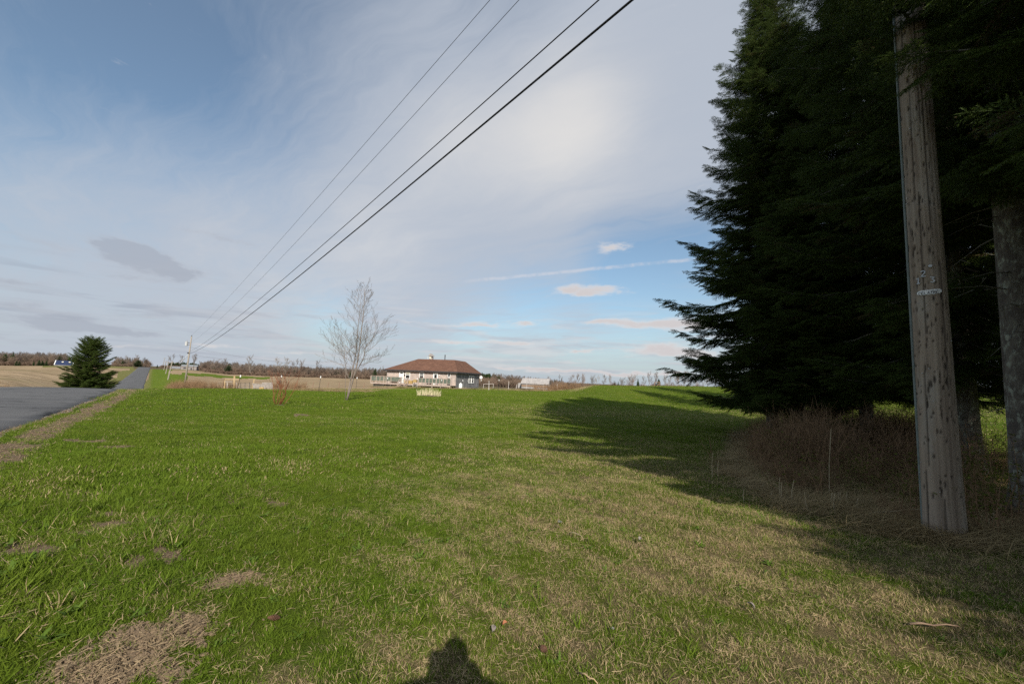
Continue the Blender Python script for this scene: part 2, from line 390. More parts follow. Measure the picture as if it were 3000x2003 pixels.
_road = np.array([(40, -50), (6.5, -11.5), (-11.62, 9.3), (-14.53, 13.05), (-16.3, 15.1), (-21.2, 21.1), (-26.4, 27.1), (-44, 46.9), (-70, 76.2), (-102.5, 112.5), (-180, 199), (-268, 298), (-330, 367), (-420, 467), (-700, 778)], float)
RW = 6.3
def droad(x, y):
    """distance to the near (right) edge of the asphalt, positive on the lawn side, vectorised"""
    x, y = np.asarray(x, float), np.asarray(y, float); best = np.full(x.shape, 1e9); sg = np.ones(x.shape)
    for (ax, ay), (bx, by) in zip(_road[:-1], _road[1:]):
        dx, dy = bx-ax, by-ay; L2 = dx*dx+dy*dy
        t = np.clip(((x-ax)*dx+(y-ay)*dy)/L2, 0, 1); ex, ey = x-ax-t*dx, y-ay-t*dy
        d = np.hypot(ex, ey); cr = dx*ey-dy*ex
        w = d < best; best = np.where(w, d, best); sg = np.where(w, np.where(cr < 0, 1.0, -1.0), sg)
    return best*sg
def sstep(a, b, x):
    t = np.clip((np.asarray(x, float)-a)/(b-a), 0, 1); return t*t*(3-2*t)
def height0(x, y):
    x, y = np.asarray(x, float), np.asarray(y, float)
    th = np.degrees(np.arctan2(x, y)); r = np.hypot(x, y)
    fi = np.clip((th+180)/.5, 0, len(_ta)-1.001); fj = np.clip(np.log(1+r)/math.log(5001)*499, 0, 498.999)
    i, j = fi.astype(int), fj.astype(int); a, b = fi-i, fj-j
    z = (_fine[i, j]*(1-a)+_fine[i+1, j]*a)*(1-b)+(_fine[i, j+1]*(1-a)+_fine[i+1, j+1]*a)*b
    return z
def height(x, y):
    x, y = np.asarray(x, float), np.asarray(y, float); r = np.hypot(x, y); d = droad(x, y)
    z = height0(x, y)
    off = sstep(.2, 2.0, d)+sstep(-RW-.3, -RW-2.5, d)          # off the asphalt
    mic = .016*np.sin(2.9*x+1.3*y)+.013*np.sin(-1.7*x+3.7*y+1)+.011*np.sin(5.1*x+4.3*y+2)+.035*np.sin(.8*x-.5*y)*np.sin(.6*y+.4)
    mic2 = .10*np.sin(.31*x+.17*y)*np.sin(.23*y-.11*x+1)
    z = z + off*(mic*(1-sstep(25, 50, r)) + mic2*sstep(12, 40, r)*(1-sstep(300, 600, r)))
    z = z + .14*np.exp(-(((x-4.6)/1.4)**2+((y-4.35)/1.4)**2))                 # the little bank round the pole
    z = z - .13*sstep(.1, -.25, d)*sstep(-RW-.1, -RW+.25, d)                       # bed under the road
    return z
def hz(x, y): return float(height(np.array([x]), np.array([y]))[0])
def gp(px, Y, dz=0.0):
    """the point of the ground on the heading of image column px at forward distance Y"""
    x = azim(px)*Y; return Vector((x, Y, hz(x, Y)+dz))

DIRT = [(455, 1885, .20, .30, .3), (555, 1815, .13, .08, .2), (345, 1965, .16, .14, .2), (500, 1950, .14, .12, .2), (480, 1640, .22, .13, .2), (400, 1660, .12, .08, .2), (285, 1530, .30, .16, .4), (215, 1560, .25, .12, .2), (300, 1505, .16, .12, .2),
        (275, 1288, .5, .14, .3), (640, 1456, .16, .12, .1), (820, 1466, .14, .1, .1), (690, 1470, .1, .06, .1), (680, 1690, .2, .1, .1), (100, 1610, .3, .14, .1), (880, 1215, .3, .3, .1), (365, 1305, .3, .3, .1)]
_dirt = []
for px, py, rx, ry, k in DIRT:
    g = onflat(px, py); _dirt.append((g.x, g.y, rx, ry))
_na = np.random.default_rng(5).normal(size=(24, 2)); _nb = np.random.default_rng(6).uniform(0, 6.28, 24)
def wob(x, y, f=1.0):
    s = 0
    for i in range(12):
        q = f*(1.0+.45*i); s = s+np.sin(q*(_na[i, 0]*x+_na[i, 1]*y)+_nb[i])/(1+.35*i)
    return s*.28
def dirtness(x, y):
    x, y = np.asarray(x, float), np.asarray(y, float); w = wob(x, y, 4.0); w3 = wob(x, y, 15.0); w2 = wob(x, y, 1.2)
    m = np.zeros(x.shape)
    for gx, gy, rx, ry in _dirt:
        q = np.hypot((x-gx)/rx, (y-gy)/ry); m = np.maximum(m, sstep(1.2, .55, q+1.1*w+.9*w3))
    d = droad(x, y)
    sh = sstep(.32, .12, d+.08*w+.05*w3)*(d > -.5)                                             # gravel edge
    sh2 = sstep(.36, .55, d+.12*w+.08*w3)*sstep(1.25, .85, d+.16*w2+.14*w+.1*w3)*sstep(.0, .5, .55+.5*w2+.35*w)     # bare strip behind it
    far = 1-sstep(40, 60, np.hypot(x, y))
    return np.maximum(m, np.maximum(sh, sh2*far))
def dryness(x, y):
    x, y = np.asarray(x, float), np.asarray(y, float); r = np.hypot(x, y)
    d = .06 + .46*sstep(-2.6, .6, x)*(1-sstep(5, 15, r)) + .10*sstep(-1, 4, x)*(1-sstep(18, 40, r))
    d = d + .22*np.exp(-((y-22-.15*x)/5)**2)*sstep(-7, 0, x)
    d = d + .16*wob(x, y, 1.1)*(1-.5*sstep(15, 30, r)) + .16*wob(x, y, 3.3)*(1-sstep(12, 25, r)) + .42*wob(x, y, 7.0)*(1-sstep(5, 12, r))*sstep(-3.5, -1.5, x)
    d = d - .05*sstep(-4, -9, x)
    th = np.degrees(np.arctan2(x, y))
    edge = np.exp(-((r-LAWN_EDGE(th)+1.5)/1.6)**2)*(th < 10)*(th > -40)
    tip = np.exp(-((th-10.3)/1.6)**2)*sstep(52, 60, r)*sstep(80, 70, r)
    ver = sstep(3.0, .6, droad(x, y))*sstep(25, 45, r)*.5
    return np.clip(np.maximum(d, np.maximum(np.maximum(.8*edge, .95*tip), ver)), .02, .97)
def LAWN_EDGE(th): return np.interp(th, [-46, -41, -34.4, -27, -19, -12, -2.5, 5, 9, 20], [37, 41, 43, 43.5, 44, 66, 66, 72, 75, 90])

def zone(x, y):
    """0 lawn and verge, 1 stubble field, 2 rough ground"""
    r = np.hypot(x, y); th = np.degrees(np.arctan2(x, y)); d = droad(x, y)
    z = np.zeros(x.shape, int)
    lf = (d < -RW-4.5-1.5*np.sin(r*.05)) & (r > 40) & (r < 475) & (th < -20) & ~((th > -49.5) & (r > 345))
    z[lf] = 1
    rf = (d > 9+2*np.sin(r*.04)) & (th > -44) & (th < -13) & (r > LAWN_EDGE(th)+2) & (r < 330+2.2*(th+39))
    grn = (th > -39.5) & (th < -31) & (r > 210+8*np.sin(th*3)) & (r < 262+10*np.sin(th*2))
    z[rf & ~grn] = 1
    z[(r > 345) & (th > -43.5) & (th < 90)] = 2
    z[(d < -RW-3) & (r > 475)] = 2
    z[(th > -13) & (th < 60) & (r > np.where(th > 9, 90, LAWN_EDGE(th)+1.5))] = 2
    return z

def ground():
    th = np.concatenate([np.arange(-180, -66, 3.0), np.arange(-64, 64.01, .28), np.arange(66, 180.01, 3.0)])
    rr = [0.12]
    while rr[-1] < 5000: rr.append(rr[-1]*(1.030 if rr[-1] < 60 else 1.04) + .012)
    rr = np.array(rr); nt, nr = len(th), len(rr)
    T, Rr = np.meshgrid(np.radians(th), rr, indexing='ij'); x, y = Rr*np.sin(T), Rr*np.cos(T)
    z = height(x, y); zn = zone(x, y); dirt = dirtness(x, y); dry = dryness(x, y)
    idx = np.arange(nt*nr).reshape(nt, nr)
    q = np.stack([idx[:-1, :-1], idx[1:, :-1], idx[1:, 1:], idx[:-1, 1:]], -1).reshape(-1, 4)[:, ::-1]
    fz = zn[:-1, :-1].reshape(-1)
    co = np.stack([x, y, z], -1).reshape(-1, 3)
    def part(name, sel, m):
        qq = q[sel]; used, inv = np.unique(qq, return_inverse=True); inv = inv.reshape(-1, 4)
        me = bpy.data.meshes.new(name); me.from_pydata(co[used].tolist(), [], inv.tolist())
        for nm, arr in (('dirt', dirt), ('dryg', dry), ('dr', droad(x, y))):
            a = me.attributes.new(nm, 'FLOAT', 'POINT'); a.data.foreach_set('value', arr.reshape(-1)[used].astype(np.float32))
        me.polygons.foreach_set('use_smooth', [True]*len(me.polygons)); me.materials.append(m)
        o = bpy.data.objects.new(name, me); COL.objects.link(o); o['kind'] = 'structure'; return o
    c = MB(); ring = [(rr[0]*math.sin(R(a)), rr[0]*math.cos(R(a)), float(hz(0, .1))) for a in range(0, 360, 20)]
    part('lawn', fz == 0, M['lawn']); part('stubble_field', fz == 1, M['stubble']); part('rough_ground', fz == 2, M['rough'])

def ground_mats():
    def new(nm):
        m = bpy.data.materials.new(nm); m.use_nodes = True; t = m.node_tree; return m, t, NT(t), t.nodes['Principled BSDF']
    m, t, k, b = new('lawn_ground'); M['lawn'] = m
    pos = k.n('ShaderNodeNewGeometry').outputs['Position']
    dirt = k.n('ShaderNodeAttribute', attribute_name='dirt').outputs['Fac']; dry = k.n('ShaderNodeAttribute', attribute_name='dryg').outputs['Fac']
    n_f = k.noise(pos, 45, 5, .65); n_m = k.noise(pos, 6, 5, .6); n_l = k.noise(pos, .35, 4, .6)
    st = k.n('ShaderNodeVectorMath', {0: pos, 1: (.25, .06, .3)}, operation='MULTIPLY').outputs[0]
    n_s = k.noise(st, 3.0, 5, .6)
    g = k.mix(k.ramp(n_m, .35, .65), (.070, .108, .011), (.104, .150, .017))
    g = k.mix(k.ramp(n_l, .40, .65), g, (.125, .158, .018))
    g = k.mix(k.math('MULTIPLY', k.ramp(n_s, .50, .7), .55), g, (.066, .110, .014))
    dd = k.math('ADD', dry, k.math('ADD', k.math('MULTIPLY_ADD', n_m, .6, -.30), k.math('MULTIPLY_ADD', n_f, .9, -.45)))
    c = k.mix(k.ramp(dd, .18, .80), g, (.205, .16, .082))
    soil = k.mix(k.ramp(n_f, .35, .65), (.19, .135, .085), (.30, .225, .15))
    c = k.mix(k.ramp(k.math('ADD', dirt, k.math('MULTIPLY_ADD', n_f, .5, -.25)), .35, .65), c, soil)
    t.links.new(c, b.inputs['Base Color']); b.inputs['Roughness'].default_value = 1; b.inputs['Specular IOR Level'].default_value = .05
    bp = k.n('ShaderNodeBump', {'Strength': .9, 'Distance': .05, 'Height': k.math('ADD', n_f, k.noise(pos, 140, 3, .6))}); t.links.new(bp.outputs[0], b.inputs['Normal'])
    m, t, k, b = new('stubble'); M['stubble'] = m
    pos = k.n('ShaderNodeNewGeometry').outputs['Position']
    rot = k.n('ShaderNodeVectorRotate', {'Vector': pos, 'Angle': R(24)}, rotation_type='Z_AXIS').outputs[0]
    st = k.n('ShaderNodeVectorMath', {0: rot, 1: (.012, .22, .1)}, operation='MULTIPLY').outputs[0]
    n_r = k.noise(st, 2.2, 6, .7, .3); n_l = k.noise(pos, .02, 4, .6); n_f = k.noise(pos, 1.4, 5, .7)
    c = k.mix(k.ramp(n_r, .36, .64), (.20, .145, .085), (.40, .295, .185))
    c = k.mix(k.math('MULTIPLY', k.ramp(n_f, .45, .7), .5), c, (.26, .19, .115))
    c = k.mix(k.math('MULTIPLY', k.ramp(n_l, .52, .72), .35), c, (.17, .16, .07))
    t.links.new(c, b.inputs['Base Color']); b.inputs['Roughness'].default_value = 1; b.inputs['Specular IOR Level'].default_value = .05
    bp = k.n('ShaderNodeBump', {'Strength': 1.0, 'Distance': .35, 'Height': n_r}); t.links.new(bp.outputs[0], b.inputs['Normal'])
    M['rough'] = mat('rough_ground', (.13, .095, .06), 1, (.085, .075, .035), .05, spec=.05)
ground_mats(); ground()

def road():
    # resample the edge line, then sweep a crowned section along it
    P = []
    for (ax, ay), (bx, by) in zip(_road[:-1], _road[1:]):
        L = math.hypot(bx-ax, by-ay); n = max(1, int(L/(1.0 if math.hypot(ax, ay) < 70 else 4.0)))
        P += [(ax+(bx-ax)*i/n, ay+(by-ay)*i/n) for i in range(n)]
    P = np.array(P)
    for _ in range(12): P[1:-1] = (P[:-2]+2*P[1:-1]+P[2:])/4
    T = np.gradient(P, axis=0); T /= np.linalg.norm(T, axis=1)[:, None]; Nn = np.stack([-T[:, 1], T[:, 0]], 1)     # to the left
    s = np.array([-.06, .0, .35, 1.2, 2.3, RW/2, 4.0, 5.1, RW-.35, RW, RW+.06]); sl_ = [-.10, .0, .03, .06, .09, .10, .09, .06, .03, .0, -.10]
    jit = .06*np.sin(P[:, 0]*2.1)+.05*np.sin(P[:, 1]*5.3+1)+.03*np.sin(P[:, 0]*9.7)
    vs, fs = [], []
    for i in range(len(P)):
        for j, q in enumerate(s):
            e = q + (jit[i] if j < 2 else (-jit[i] if j > 8 else 0))
            w = P[i]+Nn[i]*e; mid = P[i]+Nn[i]*RW/2
            zc = height0(np.array([w[0]]), np.array([w[1]]))[0]
            vs.append((w[0], w[1], zc+.005+sl_[j]))
    n = len(s)
    for i in range(len(P)-1):
        for j in range(n-1): fs.append((i*n+j, (i+1)*n+j, (i+1)*n+j+1, i*n+j+1)[::-1])
    mb = MB(); mb.add(vs, fs); o = mb.build('road', M['road'], smooth=True, kind='structure')
def road_mat():
    m = bpy.data.materials.new('worn_asphalt'); m.use_nodes = True; t = m.node_tree; k = NT(t); b = t.nodes['Principled BSDF']; M['road'] = m
    pos = k.n('ShaderNodeNewGeometry').outputs['Position']
    rot = k.n('ShaderNodeVectorRotate', {'Vector': pos, 'Angle': R(-48.5)}, rotation_type='Z_AXIS').outputs[0]
    st = k.n('ShaderNodeVectorMath', {0: rot, 1: (.03, .9, .1)}, operation='MULTIPLY').outputs[0]
    c = k.mix(k.ramp(k.noise(pos, .4, 5, .6), .35, .65), (.082, .082, .085), (.112, .111, .112))
    c = k.mix(k.math('MULTIPLY', k.ramp(k.noise(st, 1.6, 4, .5), .45, .65), .6), c, (.135, .133, .132))
    c = k.mix(k.math('MULTIPLY', k.ramp(k.noise(pos, 110, 3, .7), .5, .7), .5), c, (.21, .205, .2))
    vor = k.n('ShaderNodeTexVoronoi', {'Vector': k.n('ShaderNodeVectorMath', {0: pos, 1: k.n('ShaderNodeTexNoise', {'Vector': pos, 'Scale': 1.5, 'Detail': 4.0}).outputs[1]}, operation='ADD').outputs[0], 'Scale': .33}, feature='DISTANCE_TO_EDGE').outputs[0]
    crack = k.math('MULTIPLY', k.math('SUBTRACT', 1.0, k.ramp(vor, .008, .03)), k.ramp(k.noise(pos, .5, 3), .44, .55))
    c = k.mix(k.math('MULTIPLY', crack, .8), c, (.03, .03, .03))
    t.links.new(c, b.inputs['Base Color']); b.inputs['Roughness'].default_value = .9; b.inputs['Specular IOR Level'].default_value = .2
    bp = k.n('ShaderNodeBump', {'Strength': .5, 'Distance': .01, 'Height': k.noise(pos, 140, 3, .7)}); t.links.new(bp.outputs[0], b.inputs['Normal'])
road_mat(); road()
# ------------------------------------------------------------------ grass
M['blade'] = leafy('grass_blade', ((.085, .150, .010), (.178, .245, .026), (.135, .190, .018)), ((.62, .475, .28), (.40, .295, .165)), .35)
M['weed'] = leafy('clover_leaf', ((.075, .135, .018), (.12, .18, .028), (.09, .15, .02)), None, .25)
def grass_protos():
    rnd = random.Random(3); out = {'near': [], 'mid': [], 'far': []}
    def tuft(n, r, hmin, hmax, w, lean, seg):
        mb = MB()
        for i in range(n):
            a = rnd.uniform(0, 6.283); rr = r*math.sqrt(rnd.random()); d = Vector((rnd.gauss(0, lean), rnd.gauss(0, lean), 1))
            s = rnd.uniform(0, 6.283); L = rnd.uniform(hmin, hmax)
            be = Vector((rnd.gauss(0, .5), rnd.gauss(0, .5), -rnd.uniform(.0, .5)))
            mb.blade((rr*math.cos(a), rr*math.sin(a), -.004), d, L, w*rnd.uniform(.7, 1.3), be, (math.cos(s), math.sin(s), 0), rnd.random(), seg)
        return mb
    for i in range(6): out['near'].append(proto(tuft(26, .055, .022, .062, .0034, .55, 2), 'grass_tuft', M['blade']))
    for i in range(2): out['near'].append(proto(tuft(14, .03, .06, .13, .0045, .35, 3), 'long_grass_tuft', M['blade']))
    for i in range(2):                          # straw lying flat
        mb = MB()
        for j in range(18):
            a = rnd.uniform(0, 6.283); s = a+rnd.uniform(-.6, .6)
            mb.blade((rnd.gauss(0, .04), rnd.gauss(0, .04), rnd.uniform(.004, .022)), (math.cos(a), math.sin(a), rnd.uniform(-.05, .22)), rnd.uniform(.03, .10), .0028, (rnd.gauss(0, .4), rnd.gauss(0, .4), -.2), (-math.sin(a), math.cos(a), .3), rnd.random(), 2)
        out['near'].append(proto(mb, 'straw_tuft', M['blade']))
    for i in range(2):                          # dandelion and clover rosettes
        mb = MB()
        for j in range(9):
            a = j*2.4+rnd.uniform(-.3, .3); L = rnd.uniform(.03, .07)
            mb.blade((rnd.gauss(0, .02), rnd.gauss(0, .02), .008), (math.cos(a), math.sin(a), rnd.uniform(.2, 1.2)), L, .016, (0, 0, -.7), (-math.sin(a), math.cos(a), 0), rnd.random(), 3)
        out['near'].append(proto(mb, 'rosette', M['weed']))
    for i in range(6): out['mid'].append(proto(tuft(30, .10, .02, .052, .0055, .55, 2), 'grass_clump', M['blade']))
    for i in range(6): out['far'].append(proto(tuft(36, .30, .03, .075, .014, .5, 2), 'grass_patch', M['blade']))
    return out
GP = grass_protos()

def sow(name, rmin, rmax, dens, kind, hscale, thmax=60):
    rng = np.random.default_rng(int(rmax*10)); area = math.radians(2*thmax)*(rmax**2-rmin**2)/2; n = int(area*dens)
    th = np.radians(rng.uniform(-thmax, thmax, n)); r = np.sqrt(rng.uniform(rmin**2, rmax**2, n)); x, y = r*np.sin(th), r*np.cos(th)
    dirt = dirtness(x, y); d = droad(x, y)
    keep = (rng.random(n) > dirt*.90) & ((d > .05) | (d < -RW-.3)) & (r < LAWN_EDGE(np.degrees(th))+3)
    x, y, r, dirt, d = x[keep], y[keep], r[keep], dirt[keep], d[keep]; n = len(x)
    dry = dryness(x, y); w = wob(x, y, 2.2)
    dry = np.clip(dry*.74+.10*w*dry+.20*dirt, .02, .9)
    hs = hscale*(rng.uniform(.65, 1.25, n))*(1.0+.55*sstep(-1.5, -4.5, x)*sstep(14, 6, r)-.25*dry)*(1+.25*w)
    P = np.stack([x, y, height(x, y)], 1)
    rot = np.stack([rng.normal(0, .08, n), rng.normal(0, .08, n), rng.uniform(0, 6.28, n)], 1)
    u = rng.random(n)
    if kind == 'near':
        idx = np.where(u < .74, rng.integers(0, 6, n), np.where(u < .74+.012+.05*sstep(-2, -4.5, x), 6+rng.integers(0, 2, n), np.where(u < .990, 8+rng.integers(0, 2, n), 10+rng.integers(0, 2, n))))
        dry = np.where((idx == 6) | (idx == 7), np.minimum(dry, .08), dry); straw = (idx == 8) | (idx == 9); dry = np.where(straw, np.clip(dry*1.6, .02, .97), dry)
    else: idx = rng.integers(0, 6, n)
    return scatter(name, P, rot, np.clip(hs, .4, 2.2), idx, dry, NG[kind])
NG = {k: node_group(v) for k, v in GP.items()}
sow('grass', 1.15, 7.0, 520, 'near', 1.0, 64)
sow('grass_beyond', 7.0, 19.0, 160, 'mid', 1.0, 60)
sow('grass_far', 19.0, 70.0, 15, 'far', 1.0, 58)

def crumbs():
    """straw, roots and crumbs of soil on the bare patches and the road shoulder"""
    rnd = random.Random(9); P = []
    def clod(r):
        mb = MB(); vs = []
        for i in range(3):
            for j in range(5):
                a, b = j*1.257+i*.6, (-.5, .3, .9)[i]; q = r*rnd.uniform(.7, 1.2); vs.append((q*math.cos(a)*math.cos(b), q*math.sin(a)*math.cos(b), q*.7*math.sin(b)))
        mb.add(vs, [(i*5+j, i*5+(j+1) % 5, i*5+5+(j+1) % 5, i*5+5+j) for i in range(2) for j in range(5)]+[tuple(10+j for j in range(5))]); return mb
    pr = [proto(clod(.010), 'soil_crumb', M['soilcrumb']) for _ in range(3)]+[proto(clod(.009), 'pebble', M['stone']) for _ in range(2)]
    for i in range(4):
        mb = MB()
        for j in range(22):
            a = rnd.uniform(0, 6.283); mb.blade((rnd.gauss(0, .05), rnd.gauss(0, .05), rnd.uniform(0, .018)), (math.cos(a), math.sin(a), rnd.uniform(-.1, .35)), rnd.uniform(.015, .055), .0028, (rnd.gauss(0, .5), rnd.gauss(0, .5), -.25), (-math.sin(a), math.cos(a), .3), rnd.random(), 2)
        pr.append(proto(mb, 'thatch', M['thatch']))
    g = node_group(pr); rng = np.random.default_rng(3); n = 150000
    th = np.radians(rng.uniform(-64, 20, n)); r = np.where(rng.random(n) < .5, np.sqrt(rng.uniform(1.3**2, 4**2, n)), np.sqrt(rng.uniform(4**2, 30**2, n))); x, y = r*np.sin(th), r*np.cos(th)
    dt = dirtness(x, y); d = droad(x, y); ok = (rng.random(n) < dt*np.where(r < 4, .9, 1)) & (d > .02) & ((r < 5) | (d < 2)); x, y, r, d = x[ok], y[ok], r[ok], d[ok]; n = len(x)
    u = rng.random(n); near = d < .32
    idx = np.where(near & (u < .6), 3+rng.integers(0, 2, n), np.where(u < .93, rng.integers(0, 3, n), 5+rng.integers(0, 4, n)))
    scatter('thatch_and_crumbs', np.stack([x, y, height(x, y)+.002], 1), np.stack([rng.normal(0, .15, n), rng.normal(0, .15, n), rng.uniform(0, 6.28, n)], 1), rng.uniform(.5, 1.5, n)*(1+r*.03), idx, np.full(n, .93), g)
M['soilcrumb'] = mat('soil_crumbs', (.21, .15, .095), 1, (.14, .10, .065), 20)
M['thatch'] = leafy('old_thatch', ((.26, .19, .11), (.38, .285, .175), (.30, .22, .13)), None, .1)
crumbs()
# ------------------------------------------------------------------ spruces
M['needle'] = leafy('spruce_needle', ((.042, .070, .013), (.088, .125, .025), (.062, .095, .017)), ((.11, .065, .03), (.08, .05, .03)), .22, .6)
M['limb'] = mat('dead_limb', (.10, .085, .07), .9, (.17, .165, .14), 14)
M['bark'] = mat('spruce_bark', (.085, .07, .058), .95, (.14, .125, .10), 9, .9, 30, (1, 1, .5), var2=(.27, .28, .22), scale2=16)
M['moss'] = mat('moss', (.10, .115, .02), 1, (.06, .075, .015), 20, .8, 50)
def needle_strip(mb, p, q, rnd, step, L, w):
    p, q = Vector(p), Vector(q); d = q-p; ln = d.length; d.normalize(); r = d.orthogonal().normalized(); b = d.cross(r)
    n = max(2, int(ln/step))
    for i in range(n):
        o = p + (q-p)*((i+rnd.random())/n); a = rnd.uniform(0, 6.283); rad = r*math.cos(a)+b*math.sin(a)
        e = o + (d*.75+rad*.85).normalized()*L*rnd.uniform(.75, 1.15); s = d.cross(rad)*w/2 + d*w*.3
        mb.add([o-s, o+s, e], [(0, 1, 2)], rnd.random())
def spray(seed, L=.5, ns=8, step=.0048, nl=.024, w=.0062):
    rnd = random.Random(seed); mb = MB()
    main = [Vector((L*t, .02*math.sin(3*t+seed), -.10*L*t*t+.06*L*t)) for t in (0, .25, .5, .75, 1)]
    for a, b in zip(main[:-1], main[1:]): needle_strip(mb, a, b, rnd, step, nl, w)
    mb.tube(main, [.004, .0035, .003, .0025, .0015], 3, .5)
    for i in range(ns):
        t = .08+.86*i/ns
        for sd in (-1, 1):
            if rnd.random() < .08: continue
            k = min(3, int(t*4)); p = main[k].lerp(main[k+1], t*4-k); l = L*(.46*(1-t)+.10)*rnd.uniform(.75, 1.2); a = R(rnd.uniform(32, 58))*sd
            q = p + Vector((math.cos(a)*l, math.sin(a)*l, -l*rnd.uniform(.0, .35)))
            needle_strip(mb, p, q, rnd, step, nl, w); mb.tube([p, q], [.0025, .001], 3, .5)
            if l > .12:
                for u in (.4, .65):
                    pp = p.lerp(q, u); aa = a + R(rnd.uniform(35, 55))*rnd.choice((-1, 1)); ll = l*.45
                    needle_strip(mb, pp, pp+Vector((math.cos(aa)*ll, math.sin(aa)*ll, -ll*.2)), rnd, step, nl, w)
    return mb
SPRAY = [proto(spray(i), 'spruce_spray', M['needle']) for i in range(5)]
SPRAYF = [proto(spray(20+i, 1.0, 8, .022, .06, .022), 'spruce_spray_far', M['needle']) for i in range(3)]
NGS, NGF = node_group(SPRAY), node_group(SPRAYF)

def spruce(label, x, y, H, rb, h0, seed, tr=.16, cut=None, reach=None, dens=1.0, far=False, wh=.34, group=None, droop=1.0, top=1.0, crown_full=.12, z=None, taper=.8):
    rnd = random.Random(seed); z = hz(x, y) if z is None else z
    root = thing('spruce_tree', label, 'tree', (x, y, z), 0, group)
    lean = Vector((rnd.uniform(-.01, .01), rnd.uniform(-.01, .01), 1))
    axis = lambda h: Vector((lean.x*h, lean.y*h, h))
    hs = [0, .15, .4, 1.0, 2, H*.3, H*.5, H*.7, H*.85, H]
    rr = [tr*1.5, tr*1.25, tr*1.1, tr, tr*.95, tr*.78, tr*.55, tr*.33, tr*.17, .01]
    MB().tube([axis(h-.15 if h == 0 else h) for h in hs], rr, 12 if not far else 6).build('trunk', M['bark'], root, smooth=True)
    limbs = MB(); P, Q, S, I, D = [], [], [], [], []
    h = h0
    while h < H-.15:
        f = (H-h)/(H-h0); n = rnd.choice((4, 5, 5, 6)) if not far else rnd.choice((5, 6, 7))
        a0 = rnd.uniform(0, 6.283)
        for i in range(n):
            az = a0+i*6.283/n+rnd.uniform(-.35, .35); hh = h+rnd.uniform(-.12, .12)
            prof = min(1, f**taper*1.05)*(1 if f < .88 else 1-.35*(f-.88)/.12)
            L = rb*prof*rnd.uniform(.72, 1.12)+.10
            if reach: L *= reach(az, hh)
            if L < .15: continue
            up = R(-18*droop + 48*(1-f)**1.5 + rnd.uniform(-8, 8)); out = Vector((math.sin(az), math.cos(az), 0)); side = Vector((out.y, -out.x, 0))
            pts = []; m = 6; base = axis(hh); sway = rnd.uniform(-.10, .10)
            for j in range(m+1):
                t = j/m; pts.append(base + out*(L*t*math.cos(up)) + side*(sway*L*t*t) + Vector((0, 0, L*(math.sin(up)*t - .10*droop*math.sin(math.pi*t)+.13*t*t*t))))
            if cut:
                ok = 0
                while ok < len(pts) and cut(Vector((x, y, z))+pts[ok]): ok += 1
                if ok < 3: continue
                pts = pts[:ok]; m = ok-1; L = L*m/6
            r0 = max(.008, .012*L**.8)
            limbs.tube(pts, [r0*(1-.85*j/m) for j in range(m+1)], 4, cap=False)
            step = (.15 if not far else .42)/dens; k = int(L*(1-crown_full*(f > .25))/step)+1
            for j in range(k):
                t = 1-(j+rnd.random()*.6)*step/L
                if t < .04: break
                ii = min(m-1, int(t*m)); p = pts[ii].lerp(pts[ii+1], t*m-ii); tan = (pts[ii+1]-pts[ii]).normalized()
                for sdn in (((-1, 1, 0) if rnd.random() < .6 else (-1, 1)) if j else (0, .25)):
                    if rnd.random() < .05: continue
                    yaw = rnd.uniform(.45, 1.15)*sdn; dr = tan*math.cos(yaw)+side*math.sin(yaw)+Vector((0, 0, rnd.uniform(-.55, .05)*droop-(.55*rnd.random() if sdn == 0 and j else 0))); dr.normalize()
                    upv = Vector((rnd.gauss(0, .25), rnd.gauss(0, .25), 1)); yv = upv.cross(dr).normalized(); zv = dr.cross(yv)
                    P.append(p); Q.append(Matrix((dr, yv, zv)).transposed().to_euler()[:]); I.append(rnd.randrange(3 if far else 5)); D.append(.02 if rnd.random() > .04 else .5)
                    S.append(rnd.uniform(.65, 1.15)*(min(1.15, .55+.55*L*(1-t)+.25*f) if not far else (.55+.45*f)))
                if not far and t < .75 and rnd.random() < .5:                       # bare hanging twigs
                    q = p+Vector((rnd.gauss(0, .12), rnd.gauss(0, .12), -rnd.uniform(.05, .3)))
                    limbs.tube([p, (p+q)/2+Vector((0, 0, .03)), q], [.004, .003, .001], 3, cap=False)
        h += wh*(.75+.5*rnd.random())*(1 if f > .3 else .75)
    if not far:                                                                     # dead snags on the bare stem
        for i in range(int(h0*9)):
            hh = rnd.uniform(.4, h0+1.5); az = rnd.uniform(0, 6.283); L = rnd.uniform(.3, 1.3); o = Vector((math.sin(az), math.cos(az), rnd.uniform(-.5, .1)))
            a, b, c = axis(hh), axis(hh)+o*L*.5+Vector((0, 0, .06)), axis(hh)+o*L
            limbs.tube([a, b, c], [.013, .008, .003], 4, cap=False)
            for _ in range(3):
                t = rnd.uniform(.3, .9); p = a.lerp(c, t); limbs.tube([p, p+Vector((rnd.gauss(0, .15), rnd.gauss(0, .15), rnd.gauss(-.05, .1)))], [.005, .002], 3, cap=False)
    limbs.build('limbs', M['limb'], root, kind='stuff')
    scatter('crown', [p[:] for p in P], Q, S, I, D, NGF if far else NGS, parent=root)
    return root

